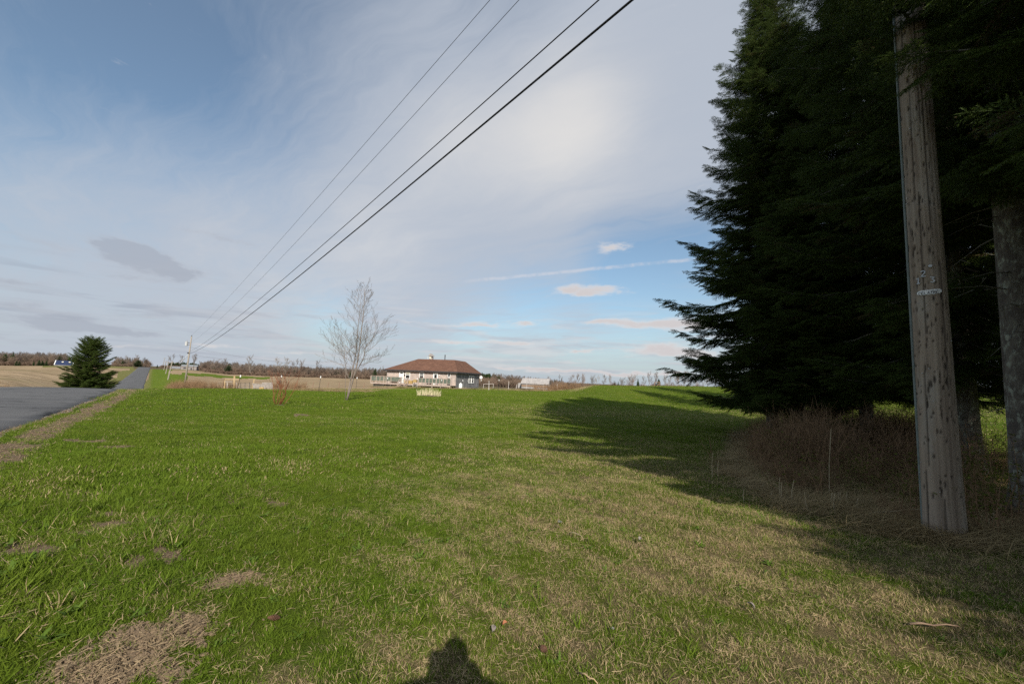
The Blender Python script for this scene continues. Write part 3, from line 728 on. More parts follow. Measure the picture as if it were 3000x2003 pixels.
def clear_view(p):
    """the gap between the stems and the lawn: nothing reaches in front of the pole below its crown of branches"""
    d = math.hypot(p.x, p.y)
    return True
def keep_pole_free(p):
    """branches of the trees beside the lawn leave the bare lower pole and the view across the lawn free"""
    if p.y <= -.6: return p.x > 3.75 or p.z > 6.5
    if p.y < .5: return p.x > 3.4 or p.z > 5
    a, e = p.x/p.y, (p.z-1.6)/p.y
    if a < .70 and p.y < 8.5: return e > 1.35
    if p.y > 5.3: return True
    if a < .84: return e > 1.12
    if a < 1.22: return e > .80
    return e > .55
def no_low_left(p): return not (p.x < 2.1)
def clumpy(k, amp=.30):
    def f(az, h):
        return 1.0+amp*math.sin(2.3*h+k+1.7*math.sin(az*2+k))*math.cos(az*3+.9*h+k*.7)+.12*math.sin(7*az+3*h)
    return f
def left_spruce_reach(az, h):
    left = max(0, math.cos(az-R(-100)))
    q = clumpy(1.2, .24)(az, h)*(1-.06*left)
    q *= 1-.30*left*max(0, min(1, (5.2-h)/2.5))
    if abs(h-3.9) < .4: q *= 1-.2*left
    if abs(h-7.6) < .5: q *= 1-.35*left
    return min(q, 1.08)
spruce('tall dark spruce at the left end of the row, branches hanging over the lawn', 8.5, 13.0, 16.8, 3.95, 1.5, 11, .17, wh=.24, dens=1.15, reach=left_spruce_reach, taper=.98)
spruce('spruce with a bare lower stem second from the lawn end of the row', 10.3, 11.6, 17.5, 3.6, 2.1, 12, .16, wh=.28, reach=clumpy(2))
spruce('thick lichen covered spruce trunk right behind the utility pole', 7.32, 5.6, 18, 3.7, 5.2, 13, .25, cut=keep_pole_free, wh=.30, reach=clumpy(3))
spruce('spruce stem in the shade between the pole and the thick trunk', 9.6, 8.4, 17, 3.5, 2.3, 14, .17, wh=.30, reach=clumpy(4))
spruce('spruce deep in the row behind the lichen covered trunk', 12.0, 7.2, 17, 3.6, 2.3, 15, .16, dens=.8, wh=.34)
spruce('spruce at the back of the row, seen between the front stems', 13.5, 12.5, 16, 3.6, 2.2, 16, .16, dens=.8, wh=.34)
spruce('spruce beside the camera whose branches hang in front of the pole top', 6.5, 1.9, 17.5, 5.0, 4.3, 17, .2, cut=keep_pole_free, wh=.27, dens=1.1, reach=lambda az, h: clumpy(5, .15)(az, h)*(1+.28*max(0, math.cos(az-R(-105)))*max(0, 1-abs(h-6.5)/2.5)))
spruce('spruce of the row standing behind the camera', 7.3, -2.6, 17, 4.3, 1.6, 18, .18, cut=keep_pole_free, dens=1.0, wh=.30, reach=clumpy(6, .15))
spruce('spruce of the row farthest behind the camera', 8.7, -7.0, 18, 4.2, 1.8, 19, .18, cut=keep_pole_free, dens=.9, wh=.32)
spruce('spruce far back at the field end of the row, mostly hidden', 18.5, 26.0, 17, 3.6, 1.0, 20, .17, dens=.7, wh=.40)
spruce('last spruce of the row beyond the others at the field', 23.0, 31.0, 18, 3.8, 1.0, 23, .17, dens=.7, wh=.40)
spruce('spruce filling the gap behind the first two of the row', 11.0, 15.2, 18, 3.5, 1.8, 24, .16, dens=.9, wh=.32, reach=clumpy(8))
spruce('unseen younger spruce beside the camera, added to close a gap in the shade', 6.6, -.5, 11.5, 3.5, 1.0, 25, .12, cut=keep_pole_free, dens=1.0, wh=.28)  # added out of view; its shade closes the lit gap in the foreground
# ------------------------------------------------------------------ the utility pole at the right
def pole_mat():
    m = bpy.data.materials.new('old_pole_wood'); m.use_nodes = True; t = m.node_tree; k = NT(t); b = t.nodes['Principled BSDF']; M['pole'] = m
    co = k.n('ShaderNodeTexCoord').outputs['Object']
    st = k.n('ShaderNodeVectorMath', {0: co, 1: (14, 14, .5)}, operation='MULTIPLY').outputs[0]
    g = k.noise(st, 1.0, 6, .65, .2); bl = k.noise(k.n('ShaderNodeVectorMath', {0: co, 1: (5, 5, 1.3)}, operation='MULTIPLY').outputs[0], 1.0, 4, .6)
    c = k.mix(k.ramp(g, .32, .68), (.185, .143, .110), (.32, .258, .20))
    c = k.mix(k.math('MULTIPLY', k.ramp(bl, .48, .66), .6), c, (.33, .295, .25))
    c = k.mix(k.math('MULTIPLY', k.ramp(k.noise(st, .6, 3, .5), .58, .72), .7), c, (.10, .075, .058))
    c = k.mix(k.math('MULTIPLY', k.n('ShaderNodeAttribute', attribute_name='bl').outputs['Fac'], .9), c, (.028, .022, .018))       # weathered gouges and splits, coloured darker towards their middles
    t.links.new(c, b.inputs['Base Color']); b.inputs['Roughness'].default_value = .9; b.inputs['Specular IOR Level'].default_value = .15
    bp = k.n('ShaderNodeBump', {'Strength': .6, 'Distance': .012, 'Height': g}); t.links.new(bp.outputs[0], b.inputs['Normal'])
pole_mat()
PX, PY = 4.64, 4.36
PZ = hz(PX, PY)
pole = thing('utility_pole', 'thick weathered wooden utility pole with number tags in front of the spruces', 'utility pole', (PX, PY, PZ))
def pole_r(h): return .160-.0042*h
def pole_axis(h): return Vector((-.006*h, 0, h))
def pole_shaft():
    # a round shaft with fine vertical splits and climbing-spur gouges cut into the surface
    rnd = random.Random(4); n = 128; hs = [-.4]+list(np.arange(0, 7.6, .022))+[8.5, 10, 12.4]
    a0 = math.atan2(-PY, -PX)                                  # the side that faces the camera
    g = [(a0+rnd.uniform(-1.25, 1.25), rnd.uniform(.25, 7.4), rnd.uniform(.005, .012), rnd.choice((.01, .014, .02, .03, .045)), rnd.uniform(.006, .016)) for _ in range(360)]
    splits = [(a0+.42, 4.4, 2.3, .016), (a0-.5, 1.2, 1.0, .008), (a0+.1, .1, .55, .02), (a0-.55, 6.2, 1.5, .01), (a0+.75, 2.2, 1.4, .007), (a0-.2, 2.9, 1.6, .012), (a0+.25, 5.6, 2.2, .012), (a0-.35, 4.4, 1.4, .01), (a0-.75, .2, .9, .015)]
    H = np.array(hs)[:, None]; A = np.linspace(0, 2*math.pi, n, endpoint=False)[None, :]
    rr = (.160-.0042*np.maximum(H, 0))*(1+.012*np.sin(3*A+.4*H)+.008*np.sin(7*A-.3*H)) + .012*np.exp(-np.maximum(H, 0)/.35) + .0016*np.sin(23*A+2*np.sin(1.3*H))+.0011*np.sin(41*A+1.5*np.sin(2.1*H))
    for a, h, wa, wh_, dp in g:
        da = (A-a+math.pi) % (2*math.pi)-math.pi
        rr = rr - dp*np.exp(-((da*.17/wa)**2+((H-h)/wh_)**2)**2)
    for a, h, L, dp in splits:
        da = (A-a-.04*np.sin(1.7*(H-h))+math.pi) % (2*math.pi)-math.pi
        rr = rr - dp*np.exp(-(da*.17/.006)**2)*(np.abs(H-h) < L/2)*np.clip(1.2-np.abs(H-h)/(L/2), 0, 1)
    dk = np.zeros(rr.shape)
    for a, h, wa, wh_, dp in g:
        da = (A-a+math.pi) % (2*math.pi)-math.pi; dk = np.maximum(dk, np.exp(-((da*.17/wa)**2+((H-h)/wh_)**2)**2))
    for a, h, L, dp in splits:
        da = (A-a-.04*np.sin(1.7*(H-h))+math.pi) % (2*math.pi)-math.pi; dk = np.maximum(dk, .9*np.exp(-(da*.17/.007)**2)*(np.abs(H-h) < L/2))
    mb = MB()
    vs = [(-.006*hs[i]+rr[i, j]*math.cos(A[0, j]), rr[i, j]*math.sin(A[0, j]), hs[i]) for i in range(len(hs)) for j in range(n)]
    fs = [(i*n+j, i*n+(j+1) % n, (i+1)*n+(j+1) % n, (i+1)*n+j) for i in range(len(hs)-1) for j in range(n)]+[tuple((len(hs)-1)*n+j for j in range(n))]
    mb.add(vs, fs); mb.a = dk.ravel().tolist(); mb.build('shaft', M['pole'], pole, smooth=True, attr=True)
    return a0
A0 = pole_shaft()
def on_pole(px, py, out=0.0):
    """local point on the pole's front that shows at the pixel, and the outward direction there"""
    v = ray(px, py); best = None
    for i in range(4000):
        q = EYE+v*(3.0+i*.0006); l = q-Vector((PX, PY, PZ)); ax = pole_axis(l.z)
        if math.hypot(l.x-ax.x, l.y-ax.y) <= pole_r(l.z)+.002: best = l; break
    if best is None: return None, None
    ax = pole_axis(best.z); o = Vector((best.x-ax.x, best.y-ax.y, 0)).normalized(); return best+o*out, o
M['tag'] = mat('aluminium_tag', (.50, .51, .52), .45, (.38, .39, .40), 30, metal=.4)
M['plate'] = mat('pale_name_plate', (.80, .80, .79), .5, (.68, .68, .67), 20)
M['tagdark'] = mat('stamped_letters', (.16, .165, .17), .6)
FONT = {'1': [(0, .8, .5, 1), (.5, 1, .5, 0), (.1, 0, .9, 0)], '2': [(0, .85, .3, 1), (.3, 1, .75, .95), (.75, .95, .9, .7), (.9, .7, 0, 0), (0, 0, .95, 0)],
        '3': [(0, .95, .85, .95), (.85, .95, .4, .58), (.4, .58, .9, .35), (.9, .35, .6, .02), (.6, .02, 0, .1)],
        'C': [(.9, .9, .4, 1), (.4, 1, 0, .6), (0, .6, 0, .3), (0, .3, .4, 0), (.4, 0, .9, .1)], 'E': [(.9, 1, 0, 1), (0, 1, 0, 0), (0, 0, .9, 0), (0, .5, .7, .5)],
        'L': [(0, 1, 0, 0), (0, 0, .9, 0)], 'A': [(0, 0, .45, 1), (.45, 1, .9, 0), (.2, .4, .7, .4)], 'T': [(0, 1, .9, 1), (.45, 1, .45, 0)], 'R': [(0, 0, 0, 1), (0, 1, .8, .9), (.8, .9, .7, .5), (.7, .5, 0, .5), (.4, .5, .9, 0)]}
def glyph(mb, ch, p, o, size, th, depth):
    s = Vector((-o.y, o.x, 0)); u = Vector((0, 0, 1))
    for x0, y0, x1, y1 in FONT[ch]:
        a, b = p+s*(x0*size*.62)+u*(y0*size), p+s*(x1*size*.62)+u*(y1*size); mb.beam(a, b, th, depth, up=o)
for ch, px, py in (('2', 2699, 811), ('1', 2686, 832), ('3', 2725, 828)):
    p, o = on_pole(px, py, .004); mb = MB(); glyph(mb, ch, p, o, .062, .010, .006); mb.build('number_tag', M['tag'], pole, label='aluminium digit %s nailed to the pole' % ch)
def plate():
    mb = MB(); vs, fs = [], []; n = 12
    for i in range(n+1):
        px = 2688+(2757-2688)*i/n; py = 860-8*(i/n)
        p, o = on_pole(px, py, .005); e = (i/n-.5)*2; hh = .027*math.sqrt(max(.12, 1-e**8))
        for z, q in ((-hh, .0), (hh, .0)): vs.append(p+Vector((0, 0, z))+o*.003)
        for z in (hh, -hh): vs.append(p+Vector((0, 0, z))-o*.003)
    for i in range(n):
        a, b = 4*i, 4*i+4
        for j in range(4): fs.append((a+j, b+j, b+(j+1) % 4, a+(j+1) % 4))
    fs += [(0, 1, 2, 3), (4*n+3, 4*n+2, 4*n+1, 4*n)]
    mb.add(vs, fs); o_ = mb.build('name_plate', M['plate'], pole, label='embossed metal strip nailed under the digits')
    mb = MB()
    for i, ch in enumerate('CELATRE'):
        p, o = on_pole(2693+8.2*i, 865-.95*i, .010); glyph(mb, ch, p, o, .030, .0045, .003)
    mb.build('letters', M['tagdark'], o_)
plate()
def bits():
    rnd = random.Random(8)
    p, o = on_pole(2724, 780, .01); MB().tube([p-o*.02, p+o*.012], [.016, .016], 10).build('bolt', M['steel'], pole)
    for i in range(26):
        p, o = on_pole(rnd.uniform(2645, 2800), rnd.uniform(300, 1500), .0)
        if p is None: continue
        MB().tube([p-o*.01, p+o*.010], [.0035, .0045], 6).build('nail', M['steel'], pole)
    a = A0-1.22                                                       # grey conduit guard along the left edge
    pts = []
    for h in np.arange(-.1, 8.6, .3):
        ax = pole_axis(h); r_ = pole_r(h)+.006; pts.append((ax.x+r_*math.cos(a), ax.y+r_*math.sin(a), h))
    MB().tube(pts, .012, 8).build('ground_wire_guard', M['guard'], pole, smooth=True)
    mb = MB(); mb.beam((-.07-.55, .2, 11.1), (-.07+.5, -.2, 11.1), .10, .12); mb.build('crossarm', M['far_pole'], pole)
M['guard'] = mat('guard_plastic', (.16, .19, .18), .6, (.12, .14, .13), 6)
bits()

# ------------------------------------------------------------------ the pole across the field and its wires
LY = 85.0
lb = at(542, 1123, LY); lx, ly = lb.x, LY; lz = hz(lx, ly)
ltop = at(556.5, 985, LY).z
lp = thing('utility_pole', 'grey wooden utility pole carrying a transformer beside the road', 'utility pole', (lx, ly, lz-.2))
LH = ltop-lz+.2
MB().tube([(0, 0, 0), (.1, 0, LH*.5), (.22, 0, LH)], [.17, .145, .11], 10).build('shaft', M['far_pole'], lp, smooth=True)
def lpz(py, px=553): return at(px, py, LY).z-lz+.2
zt = lpz(1007)
mb = MB(); mb.lathe((-.62, -.1, zt-.45), [(.02, -.03), (.24, 0), (.26, .05), (.26, .80), (.28, .83), (.26, .90), (.05, .95)], 14); tr_ = mb.build('transformer', M['steelgrey'], lp, smooth=False)
for dz_ in (.2, -.25): MB().beam((.15, 0, zt+dz_), (-.45, -.08, zt+dz_), .06, .08).build('bracket', M['dark'], tr_)
MB().lathe((-.55, -.1, zt+.5), [(.03, 0), (.07, .05), (.03, .1), (.07, .15), (.03, .2), (.05, .26)], 8).build('bushing', M['grey_wood'], tr_)
MB().lathe((.24, 0, LH-.02), [(.03, 0), (.08, .06), (.04, .12), (.07, .2), (.03, .27)], 8).build('insulator', M['dark'], lp)
MB().lathe((.02, -.15, lpz(1036)), [(.03, 0), (.14, .05), (.16, .2), (.1, .3)], 8).build('splice_case', M['dark'], lp)
gw = at(553, 1036, LY); ge = at(531, 1062, LY+14); ge.z = hz(ge.x, ge.y)
M['guy'] = mat('guy_guard_white', (.62, .62, .6), .6)
e_ = at(529, 1061, LY); off_ = Vector((lx, ly, lz-.2))
MB().tube([gw-off_, e_-off_], .028, 5).build('guy_wire', M['guy'], lp)

def wire(label, n0, px, py, sag, r, matn, D=LY, e=None):
    a = Vector(n0); b = at(px, py, D) if e is None else Vector(e); pts = []
    for i in range(61):
        t = (i/60)**1.6; q = a.lerp(b, t); q.z -= 4*sag*t*(1-t); pts.append(q)
    o = MB().tube(pts, r, 6).build('power_line', M[matn], None, smooth=True); return tag(o, label, 'cable', 'overhead lines between the two poles')
wire('thin upper bare wire, leftmost of the four overhead lines', (PX-.71, 4.30, 12.08), 557, 986, .60, .0068, 'cablegrey')
wire('thin wire second from the left of the four overhead lines', (PX-.47, 4.30, 11.63), 556, 1004, 1.27, .0068, 'cablegrey')
wire('black cable of medium thickness, third of the four overhead lines', (PX-.35, 4.30, 9.68), 555, 1030, .89, .014, 'cable')
wire('thickest black cable, lowest and rightmost of the overhead lines', (PX-.70, 4.30, 8.73), 554, 1036, 1.06, .023, 'cable')
hp = at(1150, 1085, 66)
wire('thin service wire sagging from the far pole towards the house', at(556, 1016, LY), 0, 0, .9, .012, 'cablegrey', e=hp)
wire('thin lower phone wire running from the far pole towards the house', at(553, 1037, LY), 0, 0, .6, .010, 'cablegrey', e=hp+Vector((0, .2, -.4)))

FP = [(496.5, 1131, 505, 1058, 140), (488, 1107, 493.5, 1059, 200), (481, 1095, 487, 1057, 255), (476, 1078, 483, 1048, 330)]
for i, (bx, by, tx, ty, D) in enumerate(FP):
    x = azim(bx)*D; z = hz(x, D); tp = at(tx, ty, D)
    r_ = thing('utility_pole', ['pale utility pole next down the road after the transformer pole', 'second pale utility pole down the road past the transformer pole', 'third pale utility pole down the road, short in the distance', 'farthest pale utility pole standing up near the crest of the road'][i], 'utility pole', (x, D, z-.2), 0, 'poles along the far road')
    MB().tube([(0, 0, 0), (tp.x-x, 0, tp.z-z+.2)], [.2, .15], 8).build('shaft', M['far_pole'], r_)
    mb = MB(); mb.beam((tp.x-x-.9, -.9, tp.z-z-.3), (tp.x-x+.9, .9, tp.z-z-.3), .12, .12); mb.build('crossarm', M['far_pole'], r_)

# ------------------------------------------------------------------ under the spruces: brambles, matted grass, shoots
M['bramble'] = mat('dead_canes', (.27, .165, .09), .9, (.17, .105, .055), 4)
M['straw'] = leafy('dead_grass', ((.46, .35, .18), (.31, .23, .12), (.38, .29, .15)), None, .2)
M['shoot'] = leafy('spring_leaf', ((.10, .135, .02), (.17, .19, .035), (.12, .12, .03)), None, .35)
M['stalk'] = mat('dry_stalk', (.38, .31, .20), .9, (.29, .23, .14), 8)
def cane_protos():
    rnd = random.Random(12); out = []
    for i in range(4):                           # upright thicket of thin canes
        mb = MB()
        for j in range(16):
            p = Vector((rnd.gauss(0, .13), rnd.gauss(0, .13), -.02)); d = Vector((rnd.gauss(0, .28), rnd.gauss(0, .28), 1)).normalized(); L = rnd.uniform(.45, 1.15)
            pts = [p, p+d*L*.5, p+d*L+Vector((rnd.gauss(0, .12), rnd.gauss(0, .12), -.06*L))]; mb.tube(pts, [.0048, .0036, .0016], 3, rnd.random(), cap=False)
            for _ in range(4):
                t = rnd.uniform(.3, .95); q = p+d*L*t; e = q+Vector((rnd.gauss(0, .13), rnd.gauss(0, .13), rnd.uniform(.05, .25))); mb.tube([q, e], [.0026, .001], 3, rnd.random(), cap=False)
        out.append(proto(mb, 'cane_clump', M['bramble']))
    return out
def mat_protos():
    rnd = random.Random(13); out = []
    for i in range(4):                           # matted long dead grass
        mb = MB(); a0 = rnd.uniform(0, 6.28)
        for j in range(46):
            a = a0+rnd.gauss(0, .7); mb.blade((rnd.gauss(0, .16), rnd.gauss(0, .16), rnd.uniform(.0, .05)), (math.cos(a), math.sin(a), rnd.uniform(.0, .5)), rnd.uniform(.15, .5), .0042, (rnd.gauss(0, .35), rnd.gauss(0, .35), -.55), (-math.sin(a), math.cos(a), .2), rnd.random(), 3)
        out.append(proto(mb, 'dead_grass_mat', M['straw']))
    return out
def edge_x(y): return np.interp(y, [3, 4.5, 5.4, 6.2, 7.2, 8.5, 10.5, 13, 16, 20], [4.9, 4.3, 4.0, 4.2, 4.3, 4.7, 6.1, 7.6, 9.2, 10.5])
def undergrowth():
    rng = np.random.default_rng(21)
    def pts(n, lo, hi, y0, y1):
        y = rng.uniform(y0, y1, n); x = edge_x(y)+lo+(hi-lo)*rng.random(n)**1.3
        ok = np.hypot(x-PX, y-PY) > .22
        return x[ok], y[ok]
    g = node_group(cane_protos())
    x, y = pts(1150, .35, 5.5, 4.3, 15); n = len(x)
    keep = rng.random(n) < np.clip(.06+.95*sstep(.35, .8, .5+.6*wob(x, y, 1.6)), 0, 1); x, y = x[keep], y[keep]; n = len(x)
    hh = (.50+.62*sstep(5.8, 8.5, y))*np.clip(.45+.5*(x-edge_x(y)), .45, 1.05)
    scatter('dead_bramble', np.stack([x, y, height(x, y)], 1), np.stack([rng.normal(0, .2, n), rng.normal(0, .2, n), rng.uniform(0, 6.28, n)], 1), rng.uniform(.6, 1.15, n)*hh, rng.integers(0, 4, n), np.zeros(n), g)
    rl = random.Random(5); pl = []
    for i in range(3):
        mb = MB()
        for j in range(22):
            q = Vector((rl.gauss(0, .18), rl.gauss(0, .18), rl.uniform(.1, .75))); a = rl.uniform(0, 6.28); dd = Vector((math.cos(a), math.sin(a), rl.uniform(-.3, .8))); sd_ = dd.cross(Vector((0, 0, 1))).normalized(); l = rl.uniform(.02, .045)
            mb.add([q, q+dd*l*.5+sd_*l*.28, q+dd*l, q+dd*l*.5-sd_*l*.28], [(0, 1, 2, 3)], rl.random())
        pl.append(proto(mb, 'leaf_sprig', M['shoot']))
    x, y = pts(700, .5, 5.0, 4.3, 14); n = len(x)
    scatter('bramble_leaves', np.stack([x, y, height(x, y)], 1), np.stack([rng.normal(0, .2, n), rng.normal(0, .2, n), rng.uniform(0, 6.28, n)], 1), rng.uniform(.5, 1.2, n), rng.integers(0, 3, n), np.zeros(n), node_group(pl))
    g = node_group(mat_protos())
    x, y = pts(2300, -.35, 4.5, 4.1, 15); n = len(x)
    ra = rng.uniform(0, 6.28, 90); rd = rng.uniform(.17, .38, 90); x, y = np.concatenate([x, PX+rd*np.cos(ra)]), np.concatenate([y, PY+rd*np.sin(ra)]); n = len(x)
    scatter('dead_grass', np.stack([x, y, height(x, y)], 1), np.stack([rng.normal(0, .12, n), rng.normal(0, .12, n), rng.uniform(0, 6.28, n)], 1), rng.uniform(.5, 1.1, n), rng.integers(0, 4, n), np.zeros(n), g)
    x, y = pts(420, 1.0, 7.0, .5, 4.8); n = len(x)
    scatter('dead_grass_strip', np.stack([x+.4, y, height(x, y)], 1), np.stack([rng.normal(0, .12, n), rng.normal(0, .12, n), rng.uniform(0, 6.28, n)], 1), rng.uniform(.4, .9, n), rng.integers(0, 4, n), np.zeros(n), g)
undergrowth()
def shoot(label, x, y, H, seed, n=5, dens=9):
    rnd = random.Random(seed); root = thing('leafing_shrub', label, 'shrub', (x, y, hz(x, y)-.02), 0, 'young shrubs coming into leaf under the spruces')
    st, lf = MB(), MB()
    for i in range(n):
        d = Vector((rnd.gauss(0, .28), rnd.gauss(0, .28), 1)).normalized(); L = H*rnd.uniform(.55, 1.05); p = Vector((rnd.gauss(0, .04), rnd.gauss(0, .04), 0))
        pts = [p+d*L*t+Vector((.06*math.sin(3*t+i), .05*math.cos(2*t+i), 0)) for t in (0, .35, .7, 1)]; st.tube(pts, [.006, .005, .0035, .0015], 4, cap=False)
        for j in range(int(dens*L/.5)):
            t = rnd.uniform(.25, 1); k = min(2, int(t*3)); q = pts[k].lerp(pts[k+1], t*3-k); a = rnd.uniform(0, 6.28); tw = q+Vector((math.cos(a), math.sin(a), .5))*rnd.uniform(.02, .1); st.tube([q, tw], [.002, .001], 3, cap=False)
            for _ in range(3):
                a = rnd.uniform(0, 6.28); dd = Vector((math.cos(a), math.sin(a), rnd.uniform(-.2, .9))); s = dd.cross(Vector((rnd.gauss(0, .3), rnd.gauss(0, .3), 1))).normalized(); l = rnd.uniform(.022, .048); w = l*.5
                lf.add([tw, tw+dd*l*.5+s*w/2, tw+dd*l, tw+dd*l*.5-s*w/2], [(0, 1, 2, 3)], rnd.random())
    st.build('stems', M['bramble'], root); lf.build('leaves', M['shoot'], root, attr=True, kind='stuff')
for i, (px, py, H, lb_, n, dn) in enumerate([
        (2836, 1560, 1.0, 'leafing shrub climbing against the right edge of the utility pole', 6, 16), (2900, 1600, .8, 'yellow green shrub right of the foot of the utility pole', 7, 14), (2655, 1520, .75, 'small leafing shrub left of the foot of the utility pole', 5, 12),
        (2395, 1455, .75, 'reddish stemmed shrub with a few leaves in front of the brambles', 4, 8), (2560, 1430, .8, 'leafing shrub in the shade halfway between lawn and pole', 6, 12), (2490, 1390, .75, 'leafing shrub behind the tall dry stalk', 6, 12), (2300, 1440, .5, 'low leafing shrub beside the cut stalks near the lawn', 4, 9), (2960, 1545, 1.2, 'leafing shrub under the thick lichen covered trunk', 8, 14), (2090, 1335, .5, 'lone thin sprouting shrub on the lawn edge left of the weeds', 3, 8)]):
    g_ = onflat(px, py, .08); shoot(lb_, g_.x, g_.y, H, 40+i, n, dn)
STALK = ['tallest pale broken stalk at the left tip of the weeds on the lawn', 'bent pale stalk right next to the tallest one at the left tip of the weeds', 'pale stalk of the upright pair in the middle of the weeds, right one', 'pale stalk of the upright pair in the middle of the weeds, left one', 'pale stalk leaning right beside the upright pair in the weeds', 'pale stalk leaning strongly left in front of the brambles', 'short pale stub under the tall single stalk', 'short pale stub just right of the one under the tall stalk', 'short pale stub leaning left behind the stub cluster', 'second short pale stub leaning left behind the stub cluster', 'upright pale stub right of the cluster under the tall stalk', '', 'small pale stub lying almost flat among the weeds', '', 'low pale stub left of the upright pair in the weeds', 'thin pale stalk alone at the lawn side of the weeds']
STALK[11] = 'rightmost pale stub of the row nearest to the pole'
for i, (px, py, H, lean) in enumerate([(2087, 1400, .52, .02), (2103, 1400, .36, .07), (2292, 1470, .34, 0), (2288, 1466, .42, -.03), (2320, 1475, .40, .12), (2370, 1510, .30, -.2), (2440, 1500, .24, .0), (2446, 1515, .28, .05), (2462, 1490, .22, -.1), (2470, 1498, .24, -.15), (2488, 1500, .26, -.1), (2516, 1510, .2, 0), (2378, 1480, .16, -.4), (2430, 1458, 1.05, .06), (2262, 1462, .18, .05), (2180, 1465, .22, 0)]):
    g_ = onflat(px, py, .03); z = hz(g_.x, g_.y); H *= .8 if H < 1 else 1
    mb = MB(); mb.tube([(0, 0, -.03), (lean*H*.5, .02, H*.5), (lean*H, 0, H)], [.0075, .0065, .005], 6); o = mb.build('dry_stalk', M['stalk']); o.location = (g_.x, g_.y, z)
    tag(o, 'tall single dry stalk sticking up out of the brambles' if H > 1 else STALK[i], 'stalk'); 
    if H < 1: o['group'] = 'broken stalks at the edge of the weeds'
def loose(label, name, cat, pts, r, mt, lift=.03):
    q = []
    for px, py, dz in pts:
        g_ = onflat(px, py, .05+dz); q.append(Vector((g_.x, g_.y, hz(g_.x, g_.y)+lift+dz)))
    m = []
    for a, b in zip(q[:-1], q[1:]): m += [a, a.lerp(b, .5)+Vector((0, 0, .01))]
    m.append(q[-1]); o = MB().tube(m, [r*(1-.6*i/len(m)) for i in range(len(m))], 5).build(name, M[mt], smooth=True); tag(o, label, cat)
loose('long pale bent stem lying across the foot of the pole', 'dry_straw', 'dry straw', [(2535, 1531, .0), (2610, 1525, .05), (2690, 1520, .12), (2745, 1545, .1), (2790, 1580, 0)], .007, 'stalk')
loose('arching pale stem on the grass right of the pole foot', 'dry_straw', 'dry straw', [(2780, 1585, 0), (2830, 1583, .06), (2890, 1600, 0)], .006, 'stalk')
loose('pale crooked branch standing at the far right of the pole', 'dead_branch', 'dry branch', [(2890, 1605, 0), (2905, 1560, .12), (2940, 1520, .3)], .012, 'stalk')
loose('brown stick lying in the shaded grass below the pole', 'fallen_stick', 'stick', [(2665, 1832, 0), (2735, 1838, .01), (2810, 1845, 0)], .008, 'brown_wood')
loose('slim bent twig on the sunny grass near the bottom edge', 'fallen_stick', 'stick', [(1700, 1952, 0), (1728, 1968, .01), (1752, 1985, 0)], .005, 'tan_wood', .04)
loose('curved dry stem lying on the grass in the middle right', 'fallen_stick', 'stick', [(1668, 1560, 0), (1692, 1564, .02), (1710, 1580, 0)], .005, 'stalk', .05)
# ------------------------------------------------------------------ the spruce beyond the road crest
def far_reach(az, h): return .96+.10*math.sin(3*h+2*az)+.08*math.sin(5*az+1.7*h)+(.16 if h < 2.5 and math.cos(az-R(-60)) > .5 else 0)
sx = azim(266)*88
spruce('dense round topped spruce across the road on the left', sx, 88.0, 11.6, 4.3, .1, 31, .25, far=True, wh=.30, dens=2.6, droop=.8, taper=.42, z=hz(sx, 88)-.1, crown_full=.10, reach=far_reach)

# ------------------------------------------------------------------ bare trees
M['twig'] = mat('grey_twig', (.23, .19, .165), .9, (.17, .14, .12), 6)
M['twigbrown'] = mat('brown_twig', (.17, .125, .10), .9, (.13, .10, .085), 6)
M['twigpale'] = mat('pale_twig', (.27, .23, .19), .9, (.21, .18, .15), 6)
M['redtwig'] = mat('red_twig', (.25, .085, .04), .7, (.17, .06, .03), 8)
def twigs(mb, p, d, L, r, lev, rnd, n=(5, 4), ang=(28, 52), up=.25, minr=.002, sides=4, ratio=(.42, .62), start=.25):
    pts = [p]; q = p.copy(); dd = d.normalized(); m = 4 if lev else 3
    for i in range(m):
        dd = (dd+Vector((rnd.gauss(0, .07), rnd.gauss(0, .07), up*.22))).normalized(); q = q+dd*(L/m); pts.append(q.copy())
    mb.tube(pts, [max(minr, r*(1-.78*i/m)) for i in range(m+1)], sides if lev > 1 else 3, rnd.random(), cap=False)
    if lev <= 0: return
    k = n[0]+rnd.randrange(n[1]) if True else 0
    for i in range(k):
        t = start+(1-start)*(i+rnd.random())/k; j = min(m-1, int(t*m)); b = pts[j].lerp(pts[j+1], t*m-j); tan = (pts[j+1]-pts[j]).normalized()
        o = tan.orthogonal().normalized(); o = Matrix.Rotation(rnd.uniform(0, 6.283), 3, tan) @ o; a = R(rnd.uniform(*ang))
        nd = (tan*math.cos(a)+o*math.sin(a)+Vector((0, 0, up*.4))).normalized()
        twigs(mb, b, nd, L*rnd.uniform(*ratio)*(1.15-.55*t), max(minr, r*(1-.7*t)*.55), lev-1, rnd, n, ang, up, minr, sides, ratio, .18)

